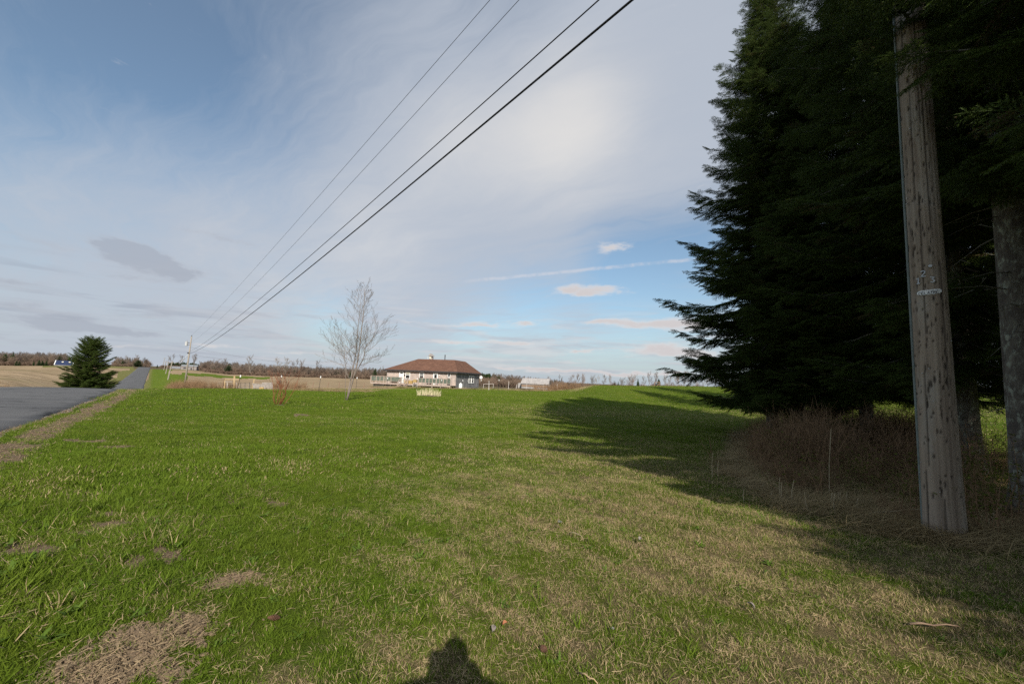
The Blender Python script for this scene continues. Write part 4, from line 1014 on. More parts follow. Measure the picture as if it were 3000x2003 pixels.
YT = Vector((at(1013, 1172, 24.3).x, 24.3, 0)); YT.z = hz(YT.x, YT.y)
def young_tree():
    rnd = random.Random(77); root = thing('young_tree', 'slender bare young tree with forked grey stems on the lawn', 'tree', YT)
    def P(zx, zy, dy=0.0): return at(880+zx/4.127, 820+zy/4.127, 24.3+dy)-YT
    stems = [('main', [(555, 1465), (600, 1330), (650, 1160), (690, 1000), (715, 830), (745, 560), (765, 380), (775, 220), (780, 75)], .058, 0),
             ('second', [(560, 1455), (590, 1300), (615, 1170), (645, 1030), (670, 880), (690, 680), (705, 500), (725, 330), (738, 160)], .05, .25),
             ('third', [(640, 1200), (680, 1100), (730, 1010), (765, 940), (785, 820), (830, 770), (880, 690), (930, 570)], .035, -.3),
             ('left', [(545, 1440), (545, 1250), (545, 1080), (560, 930), (565, 840)], .02, .1),
             ('leftlow', [(600, 1190), (560, 1120), (540, 1000), (535, 900), (520, 790)], .022, -.2)]
    tk, tw = MB(), MB()
    for nm, pz, r0, dy in stems:
        pts = [P(x, y, dy*min(1, i/3)) for i, (x, y) in enumerate(pz)]; pts[0].z -= .1 if nm in ('main', 'second', 'left') else 0
        m = len(pts); tk.tube(pts, [max(.005, r0*(1-.9*i/(m-1))) for i in range(m)], 8, cap=True)
        for i in range(2 if nm != 'third' else 1, m-1):
            seg = (pts[i+1]-pts[i]); b0 = pts[i].z; k = (5 if b0 < 4.2 else 7) if nm in ('main', 'second') else 4
            for j in range(k):
                t = (j+rnd.random())/k; b = pts[i]+seg*t; tan = seg.normalized(); hrel = max(0, b.z)/7.2
                if b.z < 1.55: continue
                o = Matrix.Rotation(rnd.uniform(0, 6.283), 3, tan) @ tan.orthogonal().normalized(); a = R(rnd.uniform(32, 58)); d = (tan*math.cos(a)+o*math.sin(a)+Vector((0, 0, .05))).normalized()
                L = (2.4*(1-hrel)**.85*(.55 if b.z < 2.1 else 1)+.55)*rnd.uniform(.55, 1.0)
                twigs(tw, b, d, L, .011*(1-.6*hrel), 2, rnd, (3, 3), (22, 44), .26, .0034, 4, (.34, .52), .22)
    for zx, zy, ex, ey in [(640, 1060, 240, 950), (655, 1000, 340, 780), (665, 900, 375, 615), (672, 830, 390, 500), (720, 1030, 1040, 930), (760, 960, 1110, 880), (780, 880, 1075, 650), (600, 1200, 480, 990)]:
        a, b = P(zx, zy), P(ex, ey, rnd.uniform(-.4, .4)); twigs(tw, a, (b-a)+Vector((0, 0, -.12*(b-a).length)), (b-a).length*.98, .016, 2, rnd, (6, 3), (25, 48), .35, .0032, 4, (.28, .45), .3)
    tk.build('trunk', M['twig'], root, smooth=True); tw.build('branches', M['twig'], root, kind='stuff')
young_tree()

RB = onflat(818, 1184); RB.z = hz(RB.x, RB.y)
def dogwood():
    rnd = random.Random(31); root = thing('red_twig_shrub', 'leafless shrub of upright red orange twigs on the lawn', 'shrub', RB)
    sx_ = [[(1720, 1240), (1680, 1160), (1690, 1000), (1665, 840), (1640, 770)], [(1740, 1245), (1760, 1120), (1800, 1000), (1815, 860), (1790, 780)], [(1790, 1230), (1860, 1140), (1890, 1030), (1890, 900), (1850, 770)], [(1800, 1235), (1880, 1130), (1900, 960), (1960, 870), (2040, 800)],
           [(1850, 1230), (1930, 1170), (2000, 1060), (2060, 940), (2090, 850)], [(1750, 1235), (1790, 1120), (1830, 980), (1870, 860), (1900, 770)], [(1770, 1240), (1850, 1090), (1810, 980), (1740, 860), (1720, 770)], [(1780, 1235), (1870, 1100), (1930, 900), (1950, 780)], [(1730, 1240), (1700, 1150), (1720, 1010), (1760, 850)], [(1800, 1240), (1800, 1100), (1780, 900), (1700, 790)]]
    for i, s in enumerate(sx_):
        D = RB.y; pts = [at(500+x/5.6, 960+y/5.6, D+(.25*math.sin(i*2.1))*j/4)-RB for j, (x, y) in enumerate(s)]; pts[0].z = -.03
        mb = MB(); m = len(pts); mb.tube(pts, [.015*(1-.66*j/(m-1)) for j in range(m)], 6)
        for j in range(1, m-1):
            for _ in range(2):
                t = rnd.random(); b = pts[j].lerp(pts[j+1], t); d = (pts[j+1]-pts[j]).normalized()+Vector((rnd.gauss(0, .5), rnd.gauss(0, .5), .2)); twigs(mb, b, d, rnd.uniform(.25, .6), .008, 1, rnd, (2, 3), (25, 45), .2, .0025)
        mb.build('stem', M['redtwig'], root, smooth=True)
    mb = MB(); rnd = random.Random(2)
    mb.lathe((.05, 0, -.02), [(.34, 0), (.30, .03), (.1, .05)], 14); mb.build('soil_bed', M['bed'], root)
M['bed'] = mat('dark_garden_soil', (.075, .055, .042), 1, (.11, .085, .06), 12, .6, 40)
dogwood()

# ------------------------------------------------------------------ the clump of dry flower stalks
CL = onflat(1257, 1160); CL.z = hz(CL.x, CL.y)
def clump():
    rnd = random.Random(17); root = thing('dry_plant_clump', 'bed of upright pale dry perennial stalks on the lawn before the house', 'plant', CL)
    M['palestalk'] = mat('pale_dry_stalk', (.60, .54, .36), .9, (.48, .41, .25), 8)
    mb = MB(); mb.lathe((0, 0, -.03), [(1.0, 0), (.95, .05), (.5, .10), (.1, .12)], 18)
    for i, v in enumerate(mb.v): mb.v[i] = (v[0]*1.05, v[1]*.55, v[2])
    mb.build('soil_bed', M['bed'], root)
    mb = MB()
    for i in range(170):
        x = rnd.uniform(-.95, .95); y = rnd.uniform(-.4, .4); H = rnd.uniform(.35, .72)*(1-.25*abs(x)); lean = x*.22+rnd.gauss(0, .06)
        mb.tube([(x, y, 0), (x+lean*H*.4, y, H*.5), (x+lean*H, y+rnd.gauss(0, .03), H)], [.011, .010, .006], 4, cap=False)
    mb.build('stalks', M['palestalk'], root, kind='stuff')
clump()

# ------------------------------------------------------------------ white capped stakes along the far edge of the lawn
stakes = [(701, 1143, 705.5, 1099, 'dark stake with a white cap leaning beside the grey pallet'), (822, 1139, 825.5, 1100, 'dark stake with a white cap behind the red twig shrub'), (938, 1141, 940, 1102, 'dark stake with a white cap left of the bare young tree'), (1046, 1138, 1046.5, 1105, 'dark stake with a white cap between young tree and deck'),
          (1136, 1139, 1136, 1106, 'dark stake with a white cap before the left end of the deck'), (1222, 1141, 1223, 1108, 'dark stake with a white cap right of the deck stairs'), (1293, 1141, 1294, 1112, 'dark stake with a white cap before the right half of the deck'), (1356, 1141, 1356, 1113, 'dark stake with a white cap in front of the white tank'),
          (1411, 1142, 1409.5, 1112.5, 'dark stake with a white cap just right of the house'), (1462, 1141, 1462, 1112, 'dark stake with a white cap farthest right, before the brush')]
for bx, by, tx, ty, lab in stakes:
    D = min(57.0, max(33.0, 1.6*FPX/(by-hor(bx)))); b = gp(bx, D); t = at(tx, ty, D)-b
    r_ = thing('stake', lab, 'stake', b, 0, 'white capped stakes along the far lawn edge')
    MB().tube([(0, 0, -.1), (t.x*.5, 0, t.z*.5), (t.x*.9, 0, t.z-.10)], .018, 6).build('rod', M['fascia'], r_)
    mb = MB(); mb.tube([(t.x*.9, 0, t.z-.16), (t.x*.9, 0, t.z-.02), (t.x*.9, 0, t.z+.02)], [.045, .05, .02], 8); mb.build('cap', M['white'], r_)

# ------------------------------------------------------------------ the wooden frame, pallet and pickets at the end of the lawn
KD = 37.0
M['pale_board'] = mat('pale_board', (.52, .48, .45), .85, (.42, .38, .36), 5)
def K(x, y, dy=0.0): return at(640+x/13.05, 1080+y/13.05, KD+dy)
def ground_to(p): return hz(p.x, p.y)
def timber(mb, a, b, w, h, ground_a=False):
    a, b = Vector(a), Vector(b)
    if ground_a: a.z = hz(a.x, a.y)-.05
    mb.beam(a, b, w, h, up=(.57, -.82, 0)); return mb
def local(name, label, cat, px, py, group=None):
    b = K(px, py); b.z = hz(b.x, b.y); return thing(name, label, cat, b, 0, group), b
def piece(nm, root, b, a, c, w, h, m, ga=False):
    a, c = Vector(a), Vector(c)
    if ga: a.z = min(a.z, hz(a.x, a.y)-.04)
    mb = MB(); mb.beam(a-b, c-b, w, h, up=(.57, -.82, 0)); return mb.build(nm, M[m], root)
fr, b = local('gate', 'tan wooden gate frame with a white board and pickets at the lawn end', 'gate', 400, 745)
piece('post', fr, b, K(235, 745), K(240, 385), .10, .10, 'tan_wood', True)
piece('post', fr, b, K(185, 745), K(195, 385), .07, .05, 'brown_wood', True)
piece('post', fr, b, K(585, 745), K(612, 270), .13, .13, 'tan_wood', True)
piece('beam', fr, b, K(215, 405, .02), K(800, 408, .02), .06, .09, 'tan_wood')
piece('brace', fr, b, K(110, 735, -.1), K(215, 385, -.1), .05, .05, 'brown_wood', True)
piece('board', fr, b, K(270, 490, -.05), K(560, 490, -.05), .03, .20, 'pale_board')
for x0, m in ((325, 'pale_board'), (440, 'grey_wood'), (505, 'grey_wood'), (345, 'pale_board'), (690, 'grey_wood')): piece('picket', fr, b, K(x0, 745), K(x0+6, 530), .045 if x0 != 440 else .06, .02, m, True)
be, b = local('low_bench', 'low dark plank bench standing inside the tan wooden frame', 'bench', 460, 740)
piece('plank', be, b, K(360, 655, -.12), K(555, 652, -.12), .28, .035, 'underdeck')
piece('leg', be, b, K(385, 740, -.12), K(385, 660, -.12), .05, .05, 'underdeck', True); piece('leg', be, b, K(530, 740, -.12), K(530, 660, -.12), .05, .05, 'underdeck', True)
ls, b = local('leaning_stick', 'pale stick leaning against the stake by the wooden frame', 'stick', 730, 790)
piece('stick', ls, b, K(720, 790, -.3), K(800, 610, -.1), .03, .03, 'pale_board', True)
pa, b = local('wooden_pallet', 'grey wooden pallet standing on edge next to the wooden frame', 'pallet', 1020, 755)
for yy, m in ((530, 'underdeck'), (575, 'grey_wood'), (635, 'grey_wood'), (685, 'grey_wood'), (735, 'grey_wood')): piece('slat', pa, b, K(835, yy), K(1210, yy-4), .02, .09 if yy > 540 else .05, m)
for xx in (850, 1020, 1195): piece('stringer', pa, b, K(xx, 755, .08), K(xx, 520, .08), .04, .09, 'underdeck', True)
po, b = local('fence_post', 'round topped pale fence post between the pallet and pickets', 'post', 1320, 750)
piece('post', po, b, K(1300, 750, .1), K(1365, 395, .1), .10, .10, 'tan_wood', True); piece('rail', po, b, K(1365, 490, .1), K(1600, 500, .1), .04, .04, 'brown_wood'); piece('rail', po, b, K(610, 400, .3), K(1360, 392, .3), .02, .02, 'brown_wood')
pf, b = local('picket_fence', 'short grey picket fence leaning to the left behind the red shrub', 'fence', 1650, 740)
rnd = random.Random(5)
for i in range(9):
    x0 = 1320+52*i; piece('picket', pf, b, K(x0+45, 755-3*i), K(x0, 548+6*i+rnd.uniform(-6, 6)), .075, .02, 'grey_wood', True)
for i in range(9):
    x0 = 1690+44*i; piece('picket', pf, b, K(x0+42, 690-2*i, .5), K(x0, 520+rnd.uniform(-5, 6), .5), .07, .02, 'grey_wood', True)
piece('rail', pf, b, K(1300, 700, .05), K(1760, 690, .05), .03, .05, 'brown_wood'); piece('rail', pf, b, K(1690, 560, .55), K(2060, 560, .55), .03, .05, 'brown_wood')
pk, b = local('loose_plank', 'yellowish plank lying in the grass before the picket fence', 'plank', 1640, 755)
piece('plank', pk, b, K(1560, 757, -.6), K(1730, 752, -.6), .14, .05, 'yellow_wood'); pk.location.z += .05
# ------------------------------------------------------------------ the house
HO = Vector((-20.1, 65.0, 0)); HANG = math.atan2(-.25, .967)
HZ = -.12
house = thing('house', 'single storey shingled house with a brown hip roof and a long deck', 'house', (HO.x, HO.y, HZ), HANG)
HM = Matrix.Rotation(HANG, 3, 'Z'); HMI = HM.inverted()
L1, L2, EV, TOP = 12.0, 11.0, 2.62, 4.72
def hu(px, v=0.0):
    """position along the front (at depth v) that shows in image column px"""
    a = azim(px); lo, hi = -6.0, 20.0
    for _ in range(50):
        m = (lo+hi)/2; w = HM @ Vector((m, v, 0)); 
        if (HO.x+w.x)/(HO.y+w.y) < a: lo = m
        else: hi = m
    return lo
def hv(px, u=L1):
    a = azim(px); lo, hi = -4.0, 20.0
    for _ in range(50):
        m = (lo+hi)/2; w = HM @ Vector((u, m, 0))
        if (HO.x+w.x)/(HO.y+w.y) < a: lo = m
        else: hi = m
    return lo
def hzpx(px, py, u, v):
    w = HM @ Vector((u, v, 0)); return at(px, py, HO.y+w.y).z-HZ
def shingles(name, c1, c2, c3):
    m = bpy.data.materials.new(name); m.use_nodes = True; t = m.node_tree; k = NT(t); b = t.nodes['Principled BSDF']
    co = k.n('ShaderNodeTexCoord').outputs['Object']; s = k.n('ShaderNodeSeparateXYZ', {0: co}).outputs
    uv = k.n('ShaderNodeCombineXYZ', {0: k.math('ADD', s[0], s[1]), 1: s[2], 2: 0.0}).outputs[0]
    br = k.n('ShaderNodeTexBrick', {'Vector': uv, 'Color1': c1+(1,), 'Color2': c2+(1,), 'Mortar': tuple(q*.45 for q in c2)+(1,), 'Scale': 1.0, 'Mortar Size': .006, 'Mortar Smooth': .3, 'Bias': 0.0, 'Brick Width': .16, 'Row Height': .125})
    c = k.mix(k.ramp(k.noise(co, 1.4, 4, .6), .45, .68), br.outputs[0], c3)
    t.links.new(c, b.inputs['Base Color']); b.inputs['Roughness'].default_value = .92; b.inputs['Specular IOR Level'].default_value = .1
    bp = k.n('ShaderNodeBump', {'Strength': .6, 'Distance': .02, 'Height': k.math('ADD', br.outputs[1], k.noise(co, 25, 3))}); bp.invert = True; t.links.new(bp.outputs[0], b.inputs['Normal'])
    return m
M['shfront'] = shingles('bleached_shingles', (.46, .385, .345), (.36, .30, .275), (.52, .42, .36))
M['shside'] = shingles('grey_shingles', (.25, .24, .24), (.17, .165, .168), (.28, .27, .265))
M['roof'] = shingles('brown_roof_shingles', (.165, .085, .058), (.135, .072, .05), (.18, .095, .065))
M['warm'] = mat('new_cedar', (.58, .40, .25), .85, (.50, .35, .22), 4)
def wallbox(nm, u0, v0, u1, v1, z0, z1, m, label=None):
    mb = MB(); mb.box(((u0+u1)/2, (v0+v1)/2, (z0+z1)/2), (abs(u1-u0), abs(v1-v0), z1-z0)); return mb.build(nm, M[m], house, label=label)
wallbox('wall', 0, 0, L1, .2, .1, EV, 'shfront', 'pale bleached shingle front wall')
wallbox('wall', L1-.2, .2, L1, L2, .1, EV, 'shside', 'grey weathered shingle side wall')
wallbox('wall', 0, L2-.2, L1-.2, L2, .1, EV, 'shside'); wallbox('wall', 0, .2, .2, L2-.2, .1, EV, 'shside')
wallbox('foundation', .05, .05, L1+.06, L2-.05, -.5, .1, 'concrete')
wallbox('frieze_board', .1, -.012, L1-.06, 0, EV-.17, EV-.03, 'warm')
o = .42
mb = MB(); p1, p2, v1, v2 = 3.36, 10.0, 4.0, 9.0
e = [(-o, -o), (L1+o, -o), (L1+o, L2+o), (-o, L2+o)]; t_ = [(p1, v1), (p2, v1), (p2, v2), (p1, v2)]
vs = [(x, y, EV+.06) for x, y in e]+[(x, y, TOP) for x, y in t_]+[(x, y, EV-.02) for x, y in e]
mb.add(vs, [(0, 1, 5, 4), (1, 2, 6, 5), (2, 3, 7, 6), (3, 0, 4, 7), (4, 5, 6, 7), (11, 10, 9, 8)])
roof = mb.build('roof', M['roof'], house)
for (a, c) in (((-o, -o), (L1+o, -o)), ((L1+o, -o), (L1+o, L2+o)), ((L1+o, L2+o), (-o, L2+o)), ((-o, L2+o), (-o, -o))):
    mb = MB(); mb.beam((a[0], a[1], EV-.03), (c[0], c[1], EV-.03), .05, .22); mb.build('fascia', M['fascia'], roof)
uc = hu(1259, 4.6); mb = MB(); mb.box((uc, 4.8, TOP+.14), (.55, .55, .5)); mb.box((uc, 4.8, TOP+.45), (.45, .45, .14)); cup = mb.build('chimney', M['grey_wood'], roof)
mb = MB(); mb.add([(uc-.42, 4.35, TOP+.55), (uc+.42, 4.35, TOP+.55), (uc+.42, 5.25, TOP+.55), (uc-.42, 5.25, TOP+.55), (uc-.1, 4.35, TOP+1.02), (uc-.1, 5.25, TOP+1.02)], [(0, 3, 5, 4), (1, 4, 5, 2), (0, 4, 1), (3, 2, 5), (0, 1, 2, 3)]); mb.build('chimney_cap', M['grey_wood'], roof)
mb = MB(); mb.box((uc-.08, 4.515, TOP+.30), (.28, .02, .3)); mb.build('chimney_vent', M['cream'], roof)
us = hu(1299, 4.6); MB().tube([(us, 4.8, TOP-.2), (us, 4.8, TOP+.45), (us, 4.8, TOP+.85)], [.07, .07, .09], 10).build('stove_pipe', M['dark'], roof)
mb = MB(); mb.tube([(hu(1249, 5), 5.2, TOP-.1), (hu(1248.5, 5), 5.2, TOP+.5)], .03, 6); mb.build('vent_pipe', M['white'], roof)
# doors and windows of the front: frames stand proud of the wall, panes lie back in them
def frame(nm, u0, u1, z0, z1, w, parent, m='white', v=-.05, t=.07):
    mb = MB()
    mb.box(((u0+u1)/2, v, z1-w/2), (u1-u0, t, w)); mb.box(((u0+u1)/2, v, z0+w/2), (u1-u0, t, w))
    mb.box((u0+w/2, v, (z0+z1)/2), (w, t, z1-z0-2*w-.004)); mb.box((u1-w/2, v, (z0+z1)/2), (w, t, z1-z0-2*w-.004))
    return mb.build(nm, M[m], parent)
def window(px0, px1, py0, py1, label, blind=False):
    u0, u1 = hu(px0), hu(px1); z1, z0 = hzpx((px0+px1)/2, py0, (u0+u1)/2, 0), hzpx((px0+px1)/2, py1, (u0+u1)/2, 0); z1 = min(z1, EV-.12)
    w = frame('window', u0, u1, z0, z1, .10, house); w['label'] = label
    zm = (z0+z1)/2
    mb = MB(); mb.box(((u0+u1)/2, -.05, zm), (u1-u0-.2, .06, .07)); mb.build('sash_rail', M['white'], w)
    for a, c in ((z0+.1, zm-.035), (zm+.035, z1-.1)):
        mb = MB(); mb.box(((u0+u1)/2, -.018, (a+c)/2), (u1-u0-.2, .03, c-a)); mb.build('pane', M['glass'], w)
    for i in range(1, 4):
        x = u0+.1+(u1-u0-.2)*i/4; mb = MB(); mb.box((x, -.040, (zm+z1)/2-.03), (.022, .014, z1-zm-.16)); mb.build('muntin', M['white'], w)
    mb = MB(); mb.box(((u0+u1)/2, -.0385, zm+(z1-zm)*.48), (u1-u0-.2, .011, .022)); mb.build('muntin', M['white'], w)
    if blind:
        mb = MB(); mb.box(((u0+u1)/2, -.046, z1-.1-(z1-zm)*.25), (u1-u0-.21, .006, (z1-zm)*.5)); mb.build('blind', M['cream'], w)
window(1188, 1202, 1085, 1109.5, 'white sash window with a half drawn blind', True); window(1228.5, 1242.5, 1086, 1110.5, 'white sash window with grid panes')
DZ = .57
def door(px0, px1, label, glass):
    u0, u1 = hu(px0), hu(px1); z1 = EV-.14
    d = frame('door', u0, u1, DZ, z1, .09, house); d['label'] = label
    mb = MB(); mb.box(((u0+u1)/2, -.03, (DZ+z1)/2), (u1-u0-.184, .04, z1-DZ-.184)); mb.build('door_leaf', M['white'], d)
    mb = MB(); c = .78 if glass else .86; h_ = .62 if glass else .14; mb.box(((u0+u1)/2, -.054, DZ+(z1-DZ)*(.67 if glass else .83)), ((u1-u0)*.55, .014, h_)); mb.build('pane', M['glass'], d)
    MB().lathe((u1-.17, -.07, DZ+.9), [(.02, -.03), (.03, 0), (.02, .03)], 8).build('handle', M['dark'], d)
door(1169.7, 1183.4, 'white door with a slim window at the top', False); door(1269.5, 1283, 'white door with a large dark window', True)
uo = hu(1315.5); zo = hzpx(1315.5, 1098, uo, 0)
def oval(ra, rb, v0, v1): 
    n = 24; return [(uo+ra*math.cos(6.283*i/n), v, zo+rb*math.sin(6.283*i/n)) for v in (v0, v1) for i in range(n)], [(i, (i+1) % n, n+(i+1) % n, n+i) for i in range(n)]+[tuple(range(n, 2*n))]
mb = MB(); mb.add(*oval(.24, .48, -.001, -.05)); ov = mb.build('window', M['white'], house, label='white framed oval window')
mb = MB(); mb.add(*oval(.15, .36, -.02, -.058)); mb.build('pane', M['glass'], ov)
for i, (pa, pb) in enumerate(((1373.5, 1379.8), (1381.2, 1387.5))):
    va, vb = hv(pa), hv(pb); z1, z0 = 2.25, .95
    mb = MB(); x = L1+.04
    mb.box((x, (va+vb)/2, z1-.05), (.08, vb-va, .1)); mb.box((x, (va+vb)/2, z0+.05), (.08, vb-va, .1)); mb.box((x, va+.06, (z0+z1)/2), (.08, .12, z1-z0-.204)); mb.box((x, vb-.06, (z0+z1)/2), (.08, .12, z1-z0-.204)); mb.box((x, (va+vb)/2, (z0+z1)/2), (.08, vb-va-.244, .08))
    w = mb.build('window', M['white'], house, label='%s window of the pair in the grey side wall' % ('left' if i == 0 else 'right'))
    for a, c in ((z0+.1, (z0+z1)/2-.04), ((z0+z1)/2+.04, z1-.1)):
        mb = MB(); mb.box((L1+.012, (va+vb)/2, (a+c)/2), (.03, vb-va-.244, c-a)); mb.build('pane', M['glass'], w)
ul = hu(1186); MB().lathe((ul, -.1, 1.75), [(.02, 0), (.08, .05), (.09, .2), (.03, .27)], 8).build('wall_lamp', M['dark'], house)
ul = hu(1287.5); MB().lathe((ul, -.1, 1.95), [(.02, 0), (.07, .05), (.08, .15), (.02, .2)], 8).build('wall_lamp', M['white'], house)
mb = MB(); mb.box((hu(1284.3), -.08, 1.45), (.3, .14, .26)); mb.build('meter_box', M['steel'], house)
# the deck
DV0, DV1, DU0, DU1 = -2.3, -.02, -1.35, L1+.15
deck = MB().box(((DU0+DU1)/2, (DV0+DV1)/2, DZ-.03), (DU1-DU0, DV1-DV0, .05)).build('deck', M['deck_wood'], house)
mb = MB(); mb.box(((DU0+DU1)/2, DV0-.022, DZ-.10), (DU1-DU0+.04, .04, .22)); mb.build('rim_board', M['deck_wood'], deck)
mb = MB(); mb.box((DU0-.022, (DV0+DV1)/2, DZ-.10), (.04, DV1-DV0, .22)); mb.build('rim_board', M['deck_wood'], deck)
ustair = hu(1187, DV0); su0, su1 = ustair-.55, ustair+.55
posts = [DU0, DU0+.95, DU0+1.62, DU0+2.3, DU0+2.7, DU0+3.55, su0-.08] + [su1+1.75+i*(DU1-su1-1.75)/9 for i in range(10)]
RT = DZ+1.0
for i, u in enumerate(posts):
    big = i in (0, 3, 9, 12, 14); mb = MB(); mb.box((u, DV0+.03, DZ+.5), (.13 if big else .085, .09, 1.02)); mb.build('deck_post', M['deck_wood'], deck)
def rails(u0, u1):
    for z in (RT+.02, DZ+.24):
        mb = MB(); mb.box(((u0+u1)/2, DV0+.02, z), (u1-u0, .06, .05)); mb.build('rail', M['deck_wood'], deck)
rails(DU0, su0-.08); rails(su1+1.75, DU1)
for a, c in list(zip(posts[:6], posts[1:7]))+list(zip(posts[7:16], posts[8:17])):
    mb = MB(); mb.box(((a+c)/2, DV0+.03, (DZ+.28+RT-.07)/2), (c-a-.10, .014, RT-.07-DZ-.28)); mb.build('glass_panel', M['greenglass'], deck)
for v in (DV0+.8, DV0+1.6, DV1-.08):
    mb = MB(); mb.box((DU0+.03, v, DZ+.5), (.085, .085, 1.02)); mb.build('deck_post', M['deck_wood'], deck)
mb = MB(); mb.box((DU0+.03, (DV0+DV1)/2, RT+.02), (.06, DV1-DV0-.1, .05)); mb.build('rail', M['deck_wood'], deck)
for i, u in enumerate([DU0+.5, DU0+2.2, DU0+3.5, su0, su1+.2, su1+2.0, su1+4.0, DU1-1.6, DU1-.1]):
    mb = MB(); mb.box((u, DV0+.1, DZ/2-.2), (.14, .14, DZ+.28)); mb.build('pier', M['deck_wood' if i > 5 else 'underdeck'], deck)
n = 26
for i in range(n):
    u = DU0+.55+(su0-.7-DU0)*i/n
    if u > su0-.1: break
    mb = MB(); mb.box((u, DV0+.28, DZ/2-.2), (.16, .025, DZ+.16)); mb.build('skirt_board', M['underdeck'], deck)
for i in range(30):
    u = su1+2.1+(DU1-su1-3.6)*i/30; mb = MB(); mb.box((u, DV0+.5, DZ/2-.2), (.13, .025, DZ+.16)); mb.build('skirt_board', M['underdeck'], deck)
# the stairs
st = MB().beam((su0, DV0-.03, DZ-.12), (su0, DV0-1.15, -.1), .05, .22).build('stairs', M['deck_wood'], house)
MB().beam((su1, DV0-.03, DZ-.12), (su1, DV0-1.15, -.1), .05, .22).build('stringer', M['deck_wood'], st)
for i in range(4):
    mb = MB(); mb.box((ustair, DV0-.18-.27*i, DZ-.14-.165*i), (1.02, .26, .04)); mb.build('step', M['deck_wood'], st)
for u in (su0-.02, su1+.02):
    MB().beam((u, DV0-.05, DZ+.95), (u, DV0-1.2, .62), .05, .09).build('handrail', M['deck_wood'], st)
    mb = MB(); mb.box((u, DV0-1.15, .25), (.09, .09, .85)); mb.build('newel_post', M['deck_wood'], st)
    mb = MB(); mb.box((u, DV0-.1, DZ+.45), (.09, .09, 1.0)); mb.build('newel_post', M['deck_wood'], st)
    for j in range(4): MB().beam((u, DV0-.3-.2*j, DZ-.1-.13*j), (u, DV0-.3-.2*j, DZ+.8-.1*j), .035, .035).build('baluster', M['deck_wood'], st)
# the satellite dish on the back corner
vd = L2+.1; mb = MB(); mb.tube([(L1+.02, L2-.3, 1.95), (L1+.45, L2-.3, 1.95)], .025, 6); br_ = mb.build('satellite_dish', M['steel'], house)
mb = MB(); n = 20
vs = [(0, 0, 0)]+[(.05*(r_/.27)**2*-1, r_*math.cos(6.283*i/n), r_*math.sin(6.283*i/n)) for r_ in (.14, .27) for i in range(n)]
fs = [(0, 1+i, 1+(i+1) % n) for i in range(n)]+[(1+i, 1+n+i, 1+n+(i+1) % n, 1+(i+1) % n) for i in range(n)]
Dm = Matrix.Rotation(R(-62), 3, 'Z'); mb.add([Dm @ Vector(v)+Vector((L1+.50, L2-.3, 2.02)) for v in vs], fs); mb.build('dish', M['white'], br_)

def hw(u, v, z): return HM @ Vector((u, v, 0))+Vector((HO.x, HO.y, HZ+z))
def onhouse(name, label, cat, u, v, z=DZ, group=None): return thing(name, label, cat, hw(u, v, z), HANG, group)
def planter(u, v, w, h, d, label, m='yellow_wood'):
    t = onhouse('planter_box', label, 'planter', u, v)
    mb = MB(); mb.box((0, 0, h/2), (w, d, h)); mb.build('box', M[m], t)
    for i in range(int(w/.16)):
        mb = MB(); mb.box((-w/2+.08+.16*i, -d/2-.012, h/2), (.12, .02, h*.92)); mb.build('board', M[m], t)
planter(hu(1158, -1.2), -1.5, 1.15, .86, .4, 'yellowish wooden planter box on the left part of the deck')
planter(hu(1199, -.8), -.9, 1.3, .50, .4, 'yellow slatted wooden box on the deck at the head of the stairs')
planter(hu(1205, -1.6), -1.75, .7, .42, .4, 'small yellow wooden box beside the stair rail on the deck')
def chair(u, v, rz, label, m1='white', m2='greencloth'):
    t = onhouse('garden_chair', label, 'chair', u, v, DZ, 'garden chairs on the deck'); t.rotation_euler = (0, 0, HANG+rz)
    MB().box((0, 0, .42), (.52, .5, .05)).build('seat', M[m2], t)
    for i in range(5): MB().box((-.20+.1*i, .25, .72), (.06, .025, .55)).build('back_slat', M[m1 if i % 2 else m2], t)
    for sx in (-1, 1):
        MB().box((sx*.27, 0, .62), (.05, .5, .04)).build('armrest', M[m1], t)
        for sy in (-1, 1): MB().box((sx*.24, sy*.22, .20), (.04, .04, .395)).build('leg', M[m1], t)
M['greencloth'] = mat('green_striped_cloth', (.10, .20, .12), .9, (.55, .55, .5), 7)
chair(hu(1176.5, -1.6), -1.45, .2, 'white and green garden chair left of the deck stairs'); chair(hu(1276, -1.5), -1.5, -.2, 'white and green garden chair in front of the right door')
t = onhouse('barbecue', 'dark covered barbecue grill on the right part of the deck', 'grill', hu(1313, -1.3), -1.2)
MB().lathe((0, 0, .55), [(.05, 0), (.3, .1), (.32, .28), (.24, .45), (.05, .55)], 12).build('bowl', M['dark'], t)
for a in (0, 2.1, 4.2): MB().tube([(.2*math.cos(a), .2*math.sin(a), .6), (.3*math.cos(a), .3*math.sin(a), 0)], .02, 6).build('leg', M['dark'], t)
t = onhouse('patio_table', 'small dark patio table on the deck right of the second window', 'table', hu(1257, -1.2), -1.2)
MB().lathe((0, 0, .98), [(.45, 0), (.45, .04)], 14).build('table_top', M['brown_wood'], t); MB().tube([(0, 0, 0), (0, 0, .98)], .04, 8).build('leg', M['brown_wood'], t)
t = onhouse('stand', 'tall grey wooden stand with a yellow box top beside the stairs', 'stand', hu(1216, -3.0), -2.85, -.1)
MB().box((0, 0, 1.15), (.55, .4, .42)).build('box', M['yellow_wood'], t)
for sx, sy in ((-1, -1), (1, -1), (-1, 1), (1, 1)): MB().beam((sx*.22, sy*.15, .98), (sx*.34, sy*.24, -.05), .05, .05).build('leg', M['pale_board'], t)
